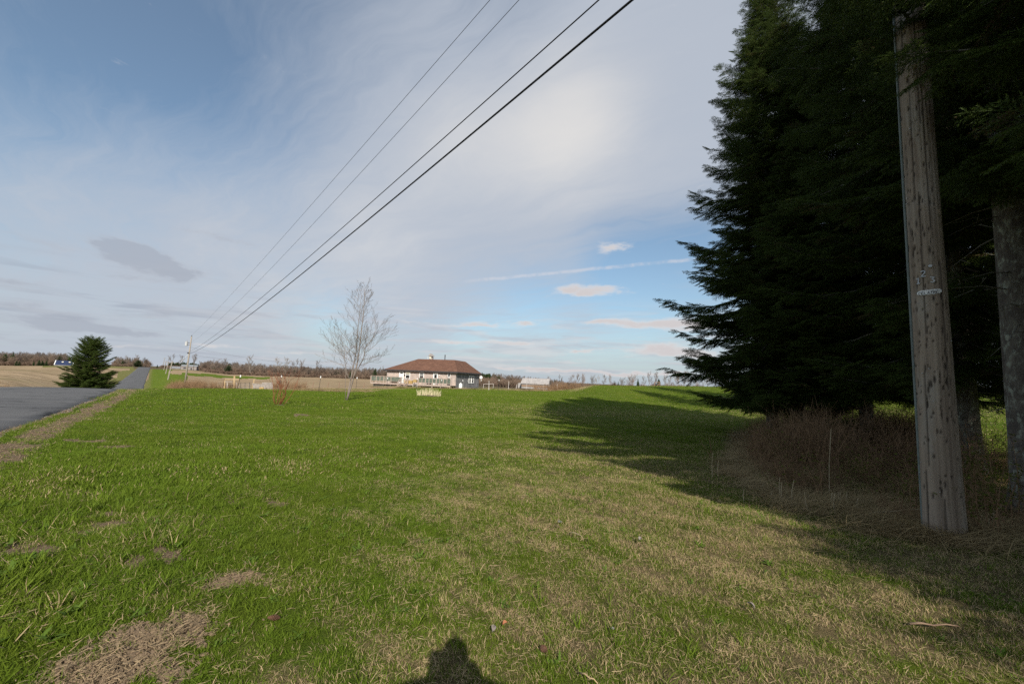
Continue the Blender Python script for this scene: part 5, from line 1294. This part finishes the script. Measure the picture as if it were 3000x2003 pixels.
for i, (px, lab) in enumerate(((1200, 'black tyre under the deck just right of the stairs'), (1209, 'second black tyre under the deck behind the wooden stand'))):
    t = onhouse('tyre', lab, 'tyre', hu(px, -2.0), -2.15, .16, 'tyres under the deck')
    mb = MB(); n = 20; ring = [(.21*math.cos(6.283*i/n), 0, .21*math.sin(6.283*i/n)) for i in range(n+1)]; mb.tube(ring, .085, 8, cap=False); mb.build('tyre_ring', M['rubber'], t, smooth=True); t['label'] = lab
vt = hv(1353, L1+.9)
t = onhouse('gas_tank', 'upright white gas tank standing against the grey side wall', 'tank', L1+.75, vt, .0)
MB().lathe((0, 0, -.05), [(.18, 0), (.27, .06), (.27, .82), (.22, .93), (.1, .98)], 16).build('tank', M['white'], t, smooth=False)
MB().lathe((0, 0, .93), [(.12, 0), (.12, .08), (.03, .10)], 10).build('valve_cover', M['white'], t)
MB().tube([(.2, .1, .75), (.34, .1, .8), (.36, .1, .3)], .025, 6).build('pipe', M['steel'], t)

# ------------------------------------------------------------------ sheds and far houses
def ridge_house(name, label, cat, px, D, w, d, eave, ridge, rz, wallm, roofm, z=None, hip=0.0, over=.3, gable=None):
    x = azim(px)*D; zz = hz(x, D)-.15 if z is None else z; root = thing(name, label, cat, (x, D, zz), rz)
    mb = MB()
    mb.add([(-w/2, -d/2, 0), (w/2, -d/2, 0), (w/2, d/2, 0), (-w/2, d/2, 0), (-w/2, -d/2, eave), (w/2, -d/2, eave), (w/2, d/2, eave), (-w/2, d/2, eave), (-w/2, 0, ridge-.12), (w/2, 0, ridge-.12)],
           [(0, 1, 5, 4), (2, 3, 7, 6), (1, 2, 6, 9, 5), (3, 0, 4, 8, 7), (3, 2, 1, 0)]); mb.build('wall', M[wallm], root)
    mb = MB(); k = (ridge-eave)/(d/2); oz = over*k
    for s in (-1, 1):
        a = [(-w/2-over, s*(d/2+over), eave-oz), (w/2+over, s*(d/2+over), eave-oz), (w/2+over, 0, ridge), (-w/2-over, 0, ridge)]; a += [(q[0], q[1], q[2]+.12) for q in a]
        mb.add(a, [(0, 1, 2, 3), (7, 6, 5, 4), (0, 4, 5, 1), (1, 5, 6, 2), (3, 2, 6, 7), (0, 3, 7, 4)])
    rf = mb.build('roof', M[roofm], root); return root, rf
M['barnwall'] = mat('whitewashed_boards', (.33, .31, .30), .9, (.23, .22, .215), .5, stretch=(3, 3, .4), var2=(.40, .38, .365), scale2=1.2)
M['barnroof'] = mat('weathered_shingle_roof', (.36, .335, .32), .9, (.28, .26, .25), .8, var2=(.42, .39, .375), scale2=2)
M['blueroof'] = mat('blue_metal_roof', (.022, .032, .075), .6, (.028, .042, .095), 1)
BD = 130.0
bw = math.hypot((azim(1606)-azim(1540))*BD, 0)*1.15
br, rf = ridge_house('barn', 'long low whitewashed shed with a pale roof beyond the lawn right of the house', 'shed', 1571, BD, bw, 5.6, 1.75, 3.35, R(-14), 'barnwall', 'barnroof', z=-.9)
mb = MB(); mb.box((0, -2.87, 1.0), (bw, .06, .55)); mb.build('board_band', M['brown_wood'], br)
mb = MB(); mb.box((-bw/2-.9, 1.0, .9), (1.8, 2.6, 1.8)); lt = mb.build('lean_to', M['barnwall'], br); mb = MB(); mb.box((-bw/2-1.815, .6, .95), (.03, 1.2, .9)); mb.build('window', M['glass'], lt)
mb = MB(); mb.beam((-bw/2-2.0, 1.0, 1.78), (-bw/2+.05, 1.0, 2.3), 2.9, .1); mb.build('lean_to_roof', M['brown_wood'], lt)
fh, rf = ridge_house('house', 'far house with a blue metal roof and white gable trim at the left', 'house', 190, 283, 8.6, 9.0, .5, 3.6, R(42), 'grey_wood', 'blueroof', over=.05)
for s in (-1, 1): mb = MB(); mb.beam((s*4.3, -4.55, .62), (s*4.3, 0, 3.74), .4, .2); mb.build('gable_trim', M['white'], rf)
for u in (-.9, 2.4): mb = MB(); mb.box((u, -1.5, 2.72), (.9, 1.0, .12), rx=.60); mb.build('skylight', M['cream'], rf)
M['metalroof'] = mat('pale_metal_roof', (.24, .25, .26), .6)
M['shedwall'] = mat('silvery_boards', (.30, .265, .25), .9, (.22, .195, .185), .6)
fb, rf = ridge_house('barn', 'far grey boarded barn standing behind the transformer pole', 'barn', 557, 285, 9.0, 6.5, 3.6, 4.6, R(25), 'shedwall', 'metalroof', z=-1.2)
for i, (u, w_, hh, zz) in enumerate(((-2.2, 1.5, .9, 2.3), (1.5, .8, 1.4, 1.9))): mb = MB(); mb.box((u, -3.28, zz), (w_, .06, hh)); mb.build('window', M['fascia'], fb)
fb2, rf = ridge_house('shed', 'long low shed with a pale metal roof left of the far barn', 'shed', 527, 290, 9.5, 6.0, 1.6, 2.6, R(25), 'shedwall', 'metalroof', z=-.8)

# fence bits in the gap between house and mound
def post_at(px, py0, py1, D, r_, label, m='grey_wood', lean=0.0, group='pale posts beyond the lawn'):
    b = gp(px, D); t = at(px+lean, py0, D)-b; o_ = MB().tube([(0, 0, -.1), (t.x*.5, 0, t.z*.5), (t.x, 0, t.z)], [r_, r_*.95, r_*.8], 7).build('fence_post', M[m]); o_.location = b; tag(o_, label, 'post', group)
post_at(1433.5, 1115, 1142, 60, .055, 'tall pale post standing right of the house and its stake', 'pale_board', -.8)
post_at(1490.5, 1117, 1137, 75, .055, 'pale post standing between the capped stake and the shed', 'pale_board', .3); post_at(1513, 1126, 1138, 85, .06, 'short pale post leaning at the left end of the shed', 'pale_board', 1.2)
post_at(1593, 1127, 1140, 88, .055, 'crooked post in front of the right end of the shed', 'pale_board', -2); post_at(1635, 1124, 1143, 88, .06, 'pale post leaning left just right of the shed', 'pale_board', -3); post_at(1543, 1123, 1142, 88, .05, 'thin pale post in front of the shed gable', 'pale_board', .5)
gr = thing('goal_frame', 'low rectangular frame of pale poles right of the house', 'frame', gp(1430, 68))
b = gr.location
for (xa, ya, xb, yb) in ((1416, 1139, 1416.5, 1125), (1444, 1139, 1446, 1124.5), (1416, 1125, 1446, 1124)): MB().tube([at(xa, ya, 68)-b, at(xb, yb, 68)-b], .035, 6).build('pole', M['pale_board'], gr)
sf = thing('goal_frame', 'small wooden frame of rails on the skyline beyond the mound', 'frame', gp(1924, 62)); b = sf.location
for (xa, ya, xb, yb) in ((1917, 1131, 1917, 1119), (1933, 1131, 1933, 1119), (1915, 1120, 1935, 1119), (1924, 1131, 1934, 1120)): MB().beam(at(xa, ya, 62)-b, at(xb, yb, 62)-b, .08, .08).build('rail', M['brown_wood'], sf)
for i, (px, D, y0) in enumerate(((590, 52, 1117), (872, 50, 1116), (898, 50, 1117), (919, 50, 1117), (963, 50, 1119), (995, 50, 1119), (1068, 52, 1122))):
    post_at(px, y0, 0, D, .05, ['old dark fence post in the brush below the transformer pole', 'dark fence post right of the red shrub', 'second dark fence post right of the red shrub', 'dark fence post left of the stake by the young tree', 'thin fence post behind the young tree trunk', 'fence post right behind the young tree', 'fence post left of the deck end'][i], 'brown_wood', .3, 'old posts along the field edge')
# ------------------------------------------------------------------ woods on the skyline
M['woods'] = leafy('bare_woods', ((.125, .100, .082), (.185, .150, .125), (.15, .115, .09)), None, 0.0, .95)
M['woodsred'] = leafy('budding_woods', ((.15, .105, .075), (.20, .15, .11), (.19, .13, .10)), None, 0.0, .95)
M['woodspale'] = leafy('pale_bare_woods', ((.20, .17, .14), (.27, .235, .195), (.23, .195, .16)), None, 0.0, .95)
M['evergreen'] = leafy('far_evergreen', ((.020, .036, .012), (.035, .055, .018), (.028, .042, .016)), None, .05, .9)
def bare_mb(seed, H=8.0, lev=3, spread=(25, 50), up=.5, stems=1, minr=.022, n=(5, 3), start=.3, ratio=(.42, .66)):
    rnd = random.Random(seed); mb = MB()
    for i in range(stems):
        d = Vector((rnd.gauss(0, .05+.2*(stems > 1)), rnd.gauss(0, .05+.2*(stems > 1)), 1))
        twigs(mb, Vector((rnd.gauss(0, .25)*(stems > 1), rnd.gauss(0, .25)*(stems > 1), -.1)), d, H*rnd.uniform(.8, 1), .13/stems**.5, lev, rnd, n, spread, up, minr, 4, ratio, start)
    return mb
def fir_mb(seed, H=7.0, rb=1.6, rounder=.8):
    rnd = random.Random(seed); mb = MB(); mb.tube([(0, 0, -.2), (0, 0, H*.95)], [.12, .02], 4, .2)
    h = .25
    while h < H:
        r = rb*((H-h)/H)**rounder*rnd.uniform(.8, 1.1); n = 9
        for i in range(n):
            a = 6.283*(i+rnd.random()*.7)/n; l = r*rnd.uniform(.75, 1.15)+.08; o = Vector((math.cos(a), math.sin(a), 0)); s = Vector((-o.y, o.x, 0)); zz = h+rnd.uniform(-.15, .15)
            for k in range(3):
                t = .35+.33*k; p = o*l*t+Vector((0, 0, zz-.12*l*t)); w = l*.22; mb.add([p-s*w+Vector((0, 0, rnd.uniform(-.12, .05))), p+o*l*.42+Vector((0, 0, rnd.uniform(-.10, .12))), p+s*w+Vector((0, 0, rnd.uniform(-.12, .05))), p-o*l*.2+Vector((0, 0, .22))], [(0, 1, 3), (1, 2, 3)], rnd.random())
        h += H*.042
    return mb
BT = [bare_mb(50), bare_mb(51, lev=3, spread=(30, 60), up=.35), bare_mb(52, stems=3, lev=2, n=(6, 4), start=.25), bare_mb(53, H=8, lev=3, spread=(20, 42), up=.7)]
BU = [bare_mb(60, 4, 2, (25, 55), .4, 9, .018, (5, 4), .2), bare_mb(61, 4, 2, (25, 55), .3, 12, .018, (5, 3), .2)]
FI = [fir_mb(70), fir_mb(71, 7, 2.0, .7), fir_mb(72, 7, 2.6, .5)]
pw = [proto(m, 'wood_tree', M['woods']) for m in BT]+[proto(m, 'wood_shrub', M['woodsred']) for m in BU]+[proto(m, 'wood_fir', M['evergreen']) for m in FI]
NGW = node_group(pw)
def wood(name, rows, seed):
    rng = np.random.default_rng(seed); P, Q, S, I = [], [], [], []
    for px0, px1, d0, d1, n, h0, h1, shrub, fir in rows:
        for i in range(n):
            px = rng.uniform(px0, px1); D = rng.uniform(d0, d1); x = azim(px)*D; u = rng.random(); t = (px-px0)/(px1-px0)
            H = (h0+(h1-h0)*t)*rng.uniform(.72, 1.05)
            if u < fir: idx = 6+int(rng.integers(0, 3)); s = H/7*rng.uniform(.7, 1.05)
            elif u < fir+shrub: idx = 4+int(rng.integers(0, 2)); s = H/4*rng.uniform(.45, .8)
            else: idx = int(rng.integers(0, 4)); s = H/8
            P.append((x, D, hz(x, D)-.1)); Q.append((0, 0, rng.uniform(0, 6.28))); S.append(s); I.append(idx)
    scatter(name, P, Q, S, I, [0]*len(P), NGW)
wood('far_wood', [(-200, 195, 292, 345, 520, 9.0, 8.2, .35, .05), (-200, 230, 288, 296, 260, 4.5, 4, 1, .0), (130, 260, 330, 360, 80, 8, 7, .3, .08)], 1)
wood('hill_wood', [(335, 440, 322, 350, 130, 7.0, 6.5, .5, .04), (330, 440, 310, 325, 90, 3.4, 3.2, 1, 0)], 2)
wood('field_edge_wood', [(470, 600, 300, 330, 130, 3.0, 3.2, 1.0, 0), (495, 585, 335, 350, 60, 6, 6, 0, 1), (585, 760, 262, 300, 330, 5.6, 5.2, .55, .04), (760, 900, 262, 300, 300, 5.4, 5.0, .5, .02), (880, 1160, 255, 300, 520, 5.8, 6.2, .45, .03), (590, 1160, 250, 256, 420, 2.8, 3.2, 1, 0),
        (600, 1000, 400, 470, 420, 8.5, 6.5, .35, .03), (1150, 1420, 240, 290, 260, 6.0, 5.2, .5, .03)], 3)
wood('brush_by_the_shed', [(1405, 1680, 140, 165, 520, 3.6, 3.0, 1, 0), (1385, 1470, 470, 520, 90, 12.5, 8.5, 0, 1), (1440, 1650, 420, 470, 240, 8.5, 5.0, .3, .12), (1630, 1760, 125, 150, 160, 3.4, 2.6, 1, 0), (1640, 2260, 128, 140, 170, 3.0, 3.4, 1, 0)], 4)
# trees that stand out one by one
def solo(proto_mb, m, name, label, px, D, H, base, group=None, width=1.0, rz=0.0, meshes={}):
    key = id(proto_mb), m
    if key not in meshes: meshes[key] = proto_mb.mesh(name, M[m], attr=True)
    o = bpy.data.objects.new(name, meshes[key]); COL.objects.link(o); x = azim(px)*D; s = H/base
    o.location = (x, D, hz(x, D)-.1); o.scale = (s*width, s*width, s); o.rotation_euler = (0, 0, rz); tag(o, label, 'tree', group); return o
def top(px, py, D):
    x = azim(px)*D; return at(px, py, D).z-hz(x, D)+.1
for i, (px, py, D, k, lab) in enumerate([(735, 1049, 256, 1, 'pale round crowned bare tree highest on the skyline left of the red shrub'), (818, 1056, 258, 1, 'bare tree rising over the wood above the red shrub, left of a pair'), (837, 1055, 258, 1, 'bare tree rising over the wood above the red shrub, right of a pair'), (866, 1062, 258, 0, 'slim bare tree over the wood right of the red shrub'),
        (882, 1063, 257, 0, 'bare tree over the wood halfway from red shrub to young tree'), (936, 1062, 256, 1, 'bushy bare tree over the wood left of the young tree'), (568, 1048, 262, 3, 'bare tree sticking up behind the far barn'), (529, 1047, 270, 1, 'bare tree with fine branches left of the transformer pole'), (503, 1046, 290, 0, 'thin bare tree among the far road poles'),
        (628, 1059, 262, 2, 'dark rounded bare tree right of the far barn'), (655, 1059, 261, 2, 'second dark rounded bare tree right of the far barn'), (374, 1046, 318, 1, 'round bare tree on the hill left of the far road crest'), (397, 1044, 320, 1, 'bare tree with a fan shaped crown on the hill by the road crest'), (426, 1056, 312, 2, 'brownish low bare tree right beside the far road crest'),
        (1117, 1081, 240, 0, 'bare tree over the wood just left of the house roof')]):
    solo(BT[k], 'woods' if i not in (0, 1, 2, 11) else 'woodspale', 'bare_tree', lab, px, D, top(px, py, D), 7.6 if k != 2 else 7.2, 'bare trees rising over the far woods', 1.0 if k != 1 else 1.0, i*1.3)
for i, (px, py, D, w, k, lab) in enumerate([(404, 1055, 305, 1.5, 2, 'broad dark conifer on the hill next to the road crest'), (358, 1057, 318, .8, 1, 'dark conifer on the hill right behind the big roadside spruce'), (461, 1068, 312, .8, 1, 'tiny dark conifer just right of the far road crest'), (37, 1033, 295, .7, 0, 'slim conifer poking above the far left wood'), (14, 1036, 296, 1, 1, 'dark conifer near the left edge in the far wood'),
        (50, 1056, 288, .9, 1, 'small dark conifer in front of the far left wood, left of two'), (58, 1058, 288, .9, 1, 'small dark conifer in front of the far left wood, right of two'), (100, 1057, 288, .8, 0, 'slim conifer in front of the middle of the far left wood'), (115, 1054, 287, .9, 1, 'dark conifer of a close pair before the far left wood'), (125, 1054, 288, .9, 0, 'second dark conifer of a close pair before the far left wood'), (137, 1055, 289, .8, 1, 'dark conifer just left of the blue roofed house'),
        (173, 1041, 312, .9, 1, 'conifer rising over the blue roofed house'), (202, 1045, 312, .8, 0, 'pointed conifer right of the blue roofed house'), (218, 1044, 314, .8, 0, 'pointed conifer left of the big roadside spruce'), (1026, 1085, 250, .7, 0, 'dark conifer standing in the wood behind the young tree'), (1098, 1079, 252, .9, 1, 'dark conifer poking over the wood left of the house'), (670, 1070, 256, 1.2, 2, 'greenish conifer in the wood edge behind the wooden gate'),
        (1801, 1115, 130, .6, 0, 'small conifer on the skyline beyond the mound, left of two'), (1811, 1117, 130, .6, 0, 'small conifer on the skyline beyond the mound, right of two'), (1869, 1109, 132, .7, 0, 'dark pointed conifer among bare trees beyond the mound'), (1930, 1109, 134, .8, 1, 'dark conifer behind the small frame on the skyline')]):
    solo(FI[k], 'evergreen', 'conifer', lab, px, D, top(px, py, D), 7.0, 'dark conifers on the skyline', w, i*.7)
rnd = random.Random(44)
_u = 'first second third fourth fifth sixth seventh eighth ninth tenth eleventh twelfth thirteenth fourteenth fifteenth sixteenth'.split()
ORD = ['%s from the left end' % _u[i] for i in range(16)]+['%s from the spruce end' % _u[15-i] for i in range(16)]
sky_trees = [(1612, 1108), (1640, 1107), (1671, 1103), (1684, 1106), (1708, 1102), (1735, 1106), (1752, 1110), (1772, 1104), (1790, 1108), (1822, 1112), (1838, 1108), (1852, 1104), (1890, 1108), (1907, 1098), (1921, 1102), (1950, 1106), (1962, 1108), (1985, 1096), (2001, 1094), (2017, 1100), (2040, 1108), (2058, 1110), (2072, 1098), (2090, 1096), (2108, 1103), (2128, 1108), (2146, 1099), (2160, 1104), (2178, 1110), (2195, 1106), (2215, 1104), (2240, 1108)]
for i, (px, py) in enumerate(sky_trees):
    D = rnd.uniform(122, 150); k = rnd.choice((0, 1, 2, 3, 1)); solo(BT[k], rnd.choice(('woods', 'woodspale', 'woodsred')), 'bare_tree', 'bare tree beyond the mound, %s of the skyline row' % ORD[i], px, D, top(px, py, D), 7.6, 'bare trees beyond the mound', rnd.uniform(.7, 1.1), rnd.uniform(0, 6))

# ------------------------------------------------------------------ weeds along the far edge of the lawn
def weeds():
    rng = np.random.default_rng(8); X, Y, S, I = [], [], [], []
    def run(px0, px1, d0, d1, n, s0, kind):
        for i in range(n):
            px = rng.uniform(px0, px1); D = rng.uniform(d0, d1); X.append(azim(px)*D); Y.append(D); S.append(s0*rng.uniform(.6, 1.25)); I.append((0 if kind == 'cane' else 4)+int(rng.integers(0, 4)))
    run(500, 600, 34, 40, 150, .95, 'cane'); run(585, 700, 35.5, 38, 60, .8, 'cane'); run(560, 1000, 36.5, 39.5, 420, 1.3, 'mat'); run(880, 1100, 38.5, 42, 220, 1.1, 'mat'); run(1090, 1420, 55, 58.5, 260, 1.5, 'mat'); run(780, 900, 38, 41, 60, .8, 'cane')
    run(1540, 1760, 66, 74, 420, 1.9, 'mat'); run(1560, 1700, 70, 76, 90, 1.3, 'cane'); run(1960, 2010, 60, 63, 40, 1.2, 'mat'); run(1420, 1560, 62, 70, 140, 1.4, 'mat')
    run(-60, 200, 27, 31, 260, 1.2, 'mat'); run(-60, 160, 28, 32, 40, .7, 'cane')
    X, Y = np.array(X), np.array(Y); n = len(X); ok = np.abs(droad(X, Y)+RW/2) > RW/2+.4
    X, Y, S, I = X[ok], Y[ok], np.array(S)[ok], np.array(I)[ok]; n = len(X)
    scatter('weeds', np.stack([X, Y, height(X, Y)], 1), np.stack([rng.normal(0, .12, n), rng.normal(0, .12, n), rng.uniform(0, 6.28, n)], 1), S, I, np.zeros(n), node_group(cane_protos()+mat_protos()))
weeds()

# ------------------------------------------------------------------ small things on the grass
def on_grass(px, py, lift=.02): g_ = onflat(px, py, .03); return Vector((g_.x, g_.y, hz(g_.x, g_.y)+lift))
M['cone'] = mat('pine_cone', (.12, .06, .035), .8, (.07, .035, .022), 40)
def pine_cone(px, py, label, rz):
    mb = MB(); rnd = random.Random(int(px))
    for i in range(9):
        x = -.045+.011*i; r = .026*math.sin(math.pi*(i+1.2)/10.5)
        for j in range(7):
            a = 6.283*(j+.5*(i % 2))/7; o = Vector((0, math.cos(a), math.sin(a))); s = Vector((0, -o.z, o.y)); p = Vector((x, 0, 0))
            mb.add([p+o*r*.35-s*.006, p+o*r*.35+s*.006, p+o*r+Vector((.012, 0, 0))+s*.008, p+o*r+Vector((.012, 0, 0))-s*.008], [(0, 1, 2, 3)])
    o_ = mb.build('pine_cone', M['cone']); o_.location = on_grass(px, py, .045); o_.rotation_euler = (.2, .3, rz); o_.scale = (.72,)*3; tag(o_, label, 'pine cone', 'cones dropped on the lawn')
pine_cone(800, 1806, 'reddish brown spruce cone on the grass at the lower left', .6); pine_cone(1595, 1888, 'dark spruce cone in the grass right of the person\'s shadow', 2.0)
def stone(px, py, r, label, nm='stone', m='stone', flat=.55):
    rnd = random.Random(int(px)); bm = bmesh.new(); bmesh.ops.create_icosphere(bm, subdivisions=2, radius=r)
    for v in bm.verts: v.co *= rnd.uniform(.85, 1.15); v.co.z *= flat
    me = bpy.data.meshes.new(nm); bm.to_mesh(me); bm.free(); me.materials.append(M[m]); o_ = bpy.data.objects.new(nm, me); COL.objects.link(o_); o_.location = on_grass(px, py, .035); tag(o_, label, nm)
stone(1795, 1819, .013, 'small pale stone on the sunny grass right of the middle'); stone(1640, 1530, .024, 'greyish weathered lump on the grass above the middle right', 'stone')
M['deadleaf'] = mat('grey_dead_leaf', (.22, .19, .17), .8); M['orangeleaf'] = mat('orange_dead_leaf', (.30, .12, .06), .8)
def leaf(px, py, L, m, label, rz):
    mb = MB(); n = 6; vs = []
    for i in range(n+1):
        t = i/n; w = L*.36*math.sin(math.pi*min(.98, t+.02))**.8; vs += [(L*t, -w, .012*math.sin(3*t)+.01), (L*t, 0, .012*math.sin(3*t)), (L*t, w, .012*math.sin(3*t)+.014)]
    mb.add(vs, [(3*i+j, 3*i+j+1, 3*i+j+4, 3*i+j+3) for i in range(n) for j in range(2)]); o_ = mb.build('dead_leaf', M[m]); o_.location = on_grass(px, py, .05); o_.rotation_euler = (.2, -.3, rz); tag(o_, label, 'leaf', 'dead leaves on the lawn')
leaf(1443, 1842, .045, 'deadleaf', 'grey curled dead leaf on the grass above the person\'s shadow', 1.4); leaf(1474, 1822, .032, 'orangeleaf', 'small orange dead leaf near the grey leaf', .3); leaf(1872, 1595, .045, 'deadleaf', 'pinkish dead leaf on the grass at the middle right', .8); leaf(2210, 1790, .05, 'whiteleaf' if 'whiteleaf' in M else 'deadleaf', 'pale scrap of leaf on the grass below the weeds', 2.2)

# ------------------------------------------------------------------ the photographer, whose shadow falls into the picture
M['jacket'] = mat('dark_jacket', (.03, .035, .05), .9, (.022, .026, .04), 8); M['jeans'] = mat('jeans', (.05, .06, .10), .9); M['skin'] = mat('skin', (.45, .28, .20), .6); M['hair'] = mat('brown_hair', (.05, .035, .025), .7)
def skinned(name, pts, edges, rad, m, parent, lev=2, root_=0):
    me = bpy.data.meshes.new(name); me.from_pydata([Vector(p) for p in pts], edges, []); me.materials.append(M[m]); o_ = bpy.data.objects.new(name, me); COL.objects.link(o_); o_.parent = parent
    o_.modifiers.new('skin', 'SKIN'); 
    if not me.skin_vertices: 
        bpy.context.view_layer.objects.active = o_
    sv = me.skin_vertices[0].data if me.skin_vertices else None
    if sv:
        for i, r_ in enumerate(rad): sv[i].radius = (r_, r_) if not hasattr(r_, '__len__') else r_; sv[i].use_root = (i == root_)
    o_.modifiers.new('sub', 'SUBSURF').levels = lev; o_.modifiers['sub'].render_levels = lev; return o_
def person():
    y0 = -.24; g0 = hz(0, y0); root = thing('person', 'person in dark clothes holding a camera at eye level, casting the shadow at the bottom', 'person', (.10, y0, g0)); root.scale = (1.08, 1.0, 1.045)
    E_ = (1.6-g0)/1.045
    pts = [(0, 0, .93), (0, .0, 1.12), (0, 0, 1.30), (0, .0, 1.49), (0, .0, 1.60),      # pelvis .. neck
           (-.10, 0, .88), (-.12, .02, .50), (-.13, -.02, .08), (-.13, .13, .03), (.10, 0, .88), (.12, .02, .50), (.13, -.02, .08), (.13, .13, .03),
           (-.19, 0, 1.47), (-.31, .02, 1.44), (-.10, .16, E_-.12), (.19, 0, 1.47), (.31, .02, 1.44), (.10, .16, E_-.12)]
    ed = [(0, 1), (1, 2), (2, 3), (3, 4), (0, 5), (5, 6), (6, 7), (7, 8), (0, 9), (9, 10), (10, 11), (11, 12), (3, 13), (13, 14), (14, 15), (3, 16), (16, 17), (17, 18)]
    rad = [(.17, .12), (.15, .11), (.18, .12), (.13, .09), .06, .095, .07, .05, .04, .095, .07, .05, .04, .075, .055, .04, .075, .055, .04]
    skinned('body', pts, ed, rad, 'jacket', root)
    bm = bmesh.new(); bmesh.ops.create_icosphere(bm, subdivisions=3, radius=1.0)
    for v in bm.verts:
        c = v.co; f = 1-.18*max(0, -c.z); v.co = Vector((c.x*.076*f, c.y*.095*f+.03, c.z*.115))
        if c.y > .9 and abs(c.z+.15) < .25: v.co.y += .02
    me = bpy.data.meshes.new('head'); bm.to_mesh(me); bm.free(); me.materials.append(M['skin']); h = bpy.data.objects.new('head', me); COL.objects.link(h); h.parent = root; h.location = (0, .0, E_+.10)
    bm = bmesh.new(); bmesh.ops.create_icosphere(bm, subdivisions=3, radius=1.0)
    for v in bm.verts: c = v.co; v.co = Vector((c.x*.078, c.y*.10, max(c.z, -.35+.5*max(0, c.y))*.115))
    me = bpy.data.meshes.new('hair'); bm.to_mesh(me); bm.free(); me.materials.append(M['hair']); hh = bpy.data.objects.new('hair', me); COL.objects.link(hh); hh.parent = root; hh.location = (0, .0, E_+.12)
    for sx in (-1, 1):                              # hands closed round the camera's sides
        mb = MB(); w = Vector((sx*.095, .150, E_-.10)); mb.tube([w, w+Vector((-sx*.01, .01, .05)), w+Vector((-sx*.012, .015, .08))], [.030, .036, .03], 8)
        for k in range(4): a = w+Vector((-sx*.005, .03, .03+.017*k)); mb.tube([a, a+Vector((-sx*.012, .022, .002)), a+Vector((-sx*.045, .026, 0))], [.0095, .009, .007], 6)
        a = w+Vector((-sx*.01, -.02, .03)); mb.tube([a, a+Vector((-sx*.025, -.012, .03)), a+Vector((-sx*.05, -.005, .035))], [.011, .010, .008], 6)
        mb.build('hand', M['skin'], root, smooth=True)
    cam_ = thing('camera', 'black camera held to the face of the person behind the lens', 'camera', (0, -.075, 1.6))
    MB().box((0, 0, 0), (.14, .06, .095)).build('camera_body', M['dark'], cam_)
person()
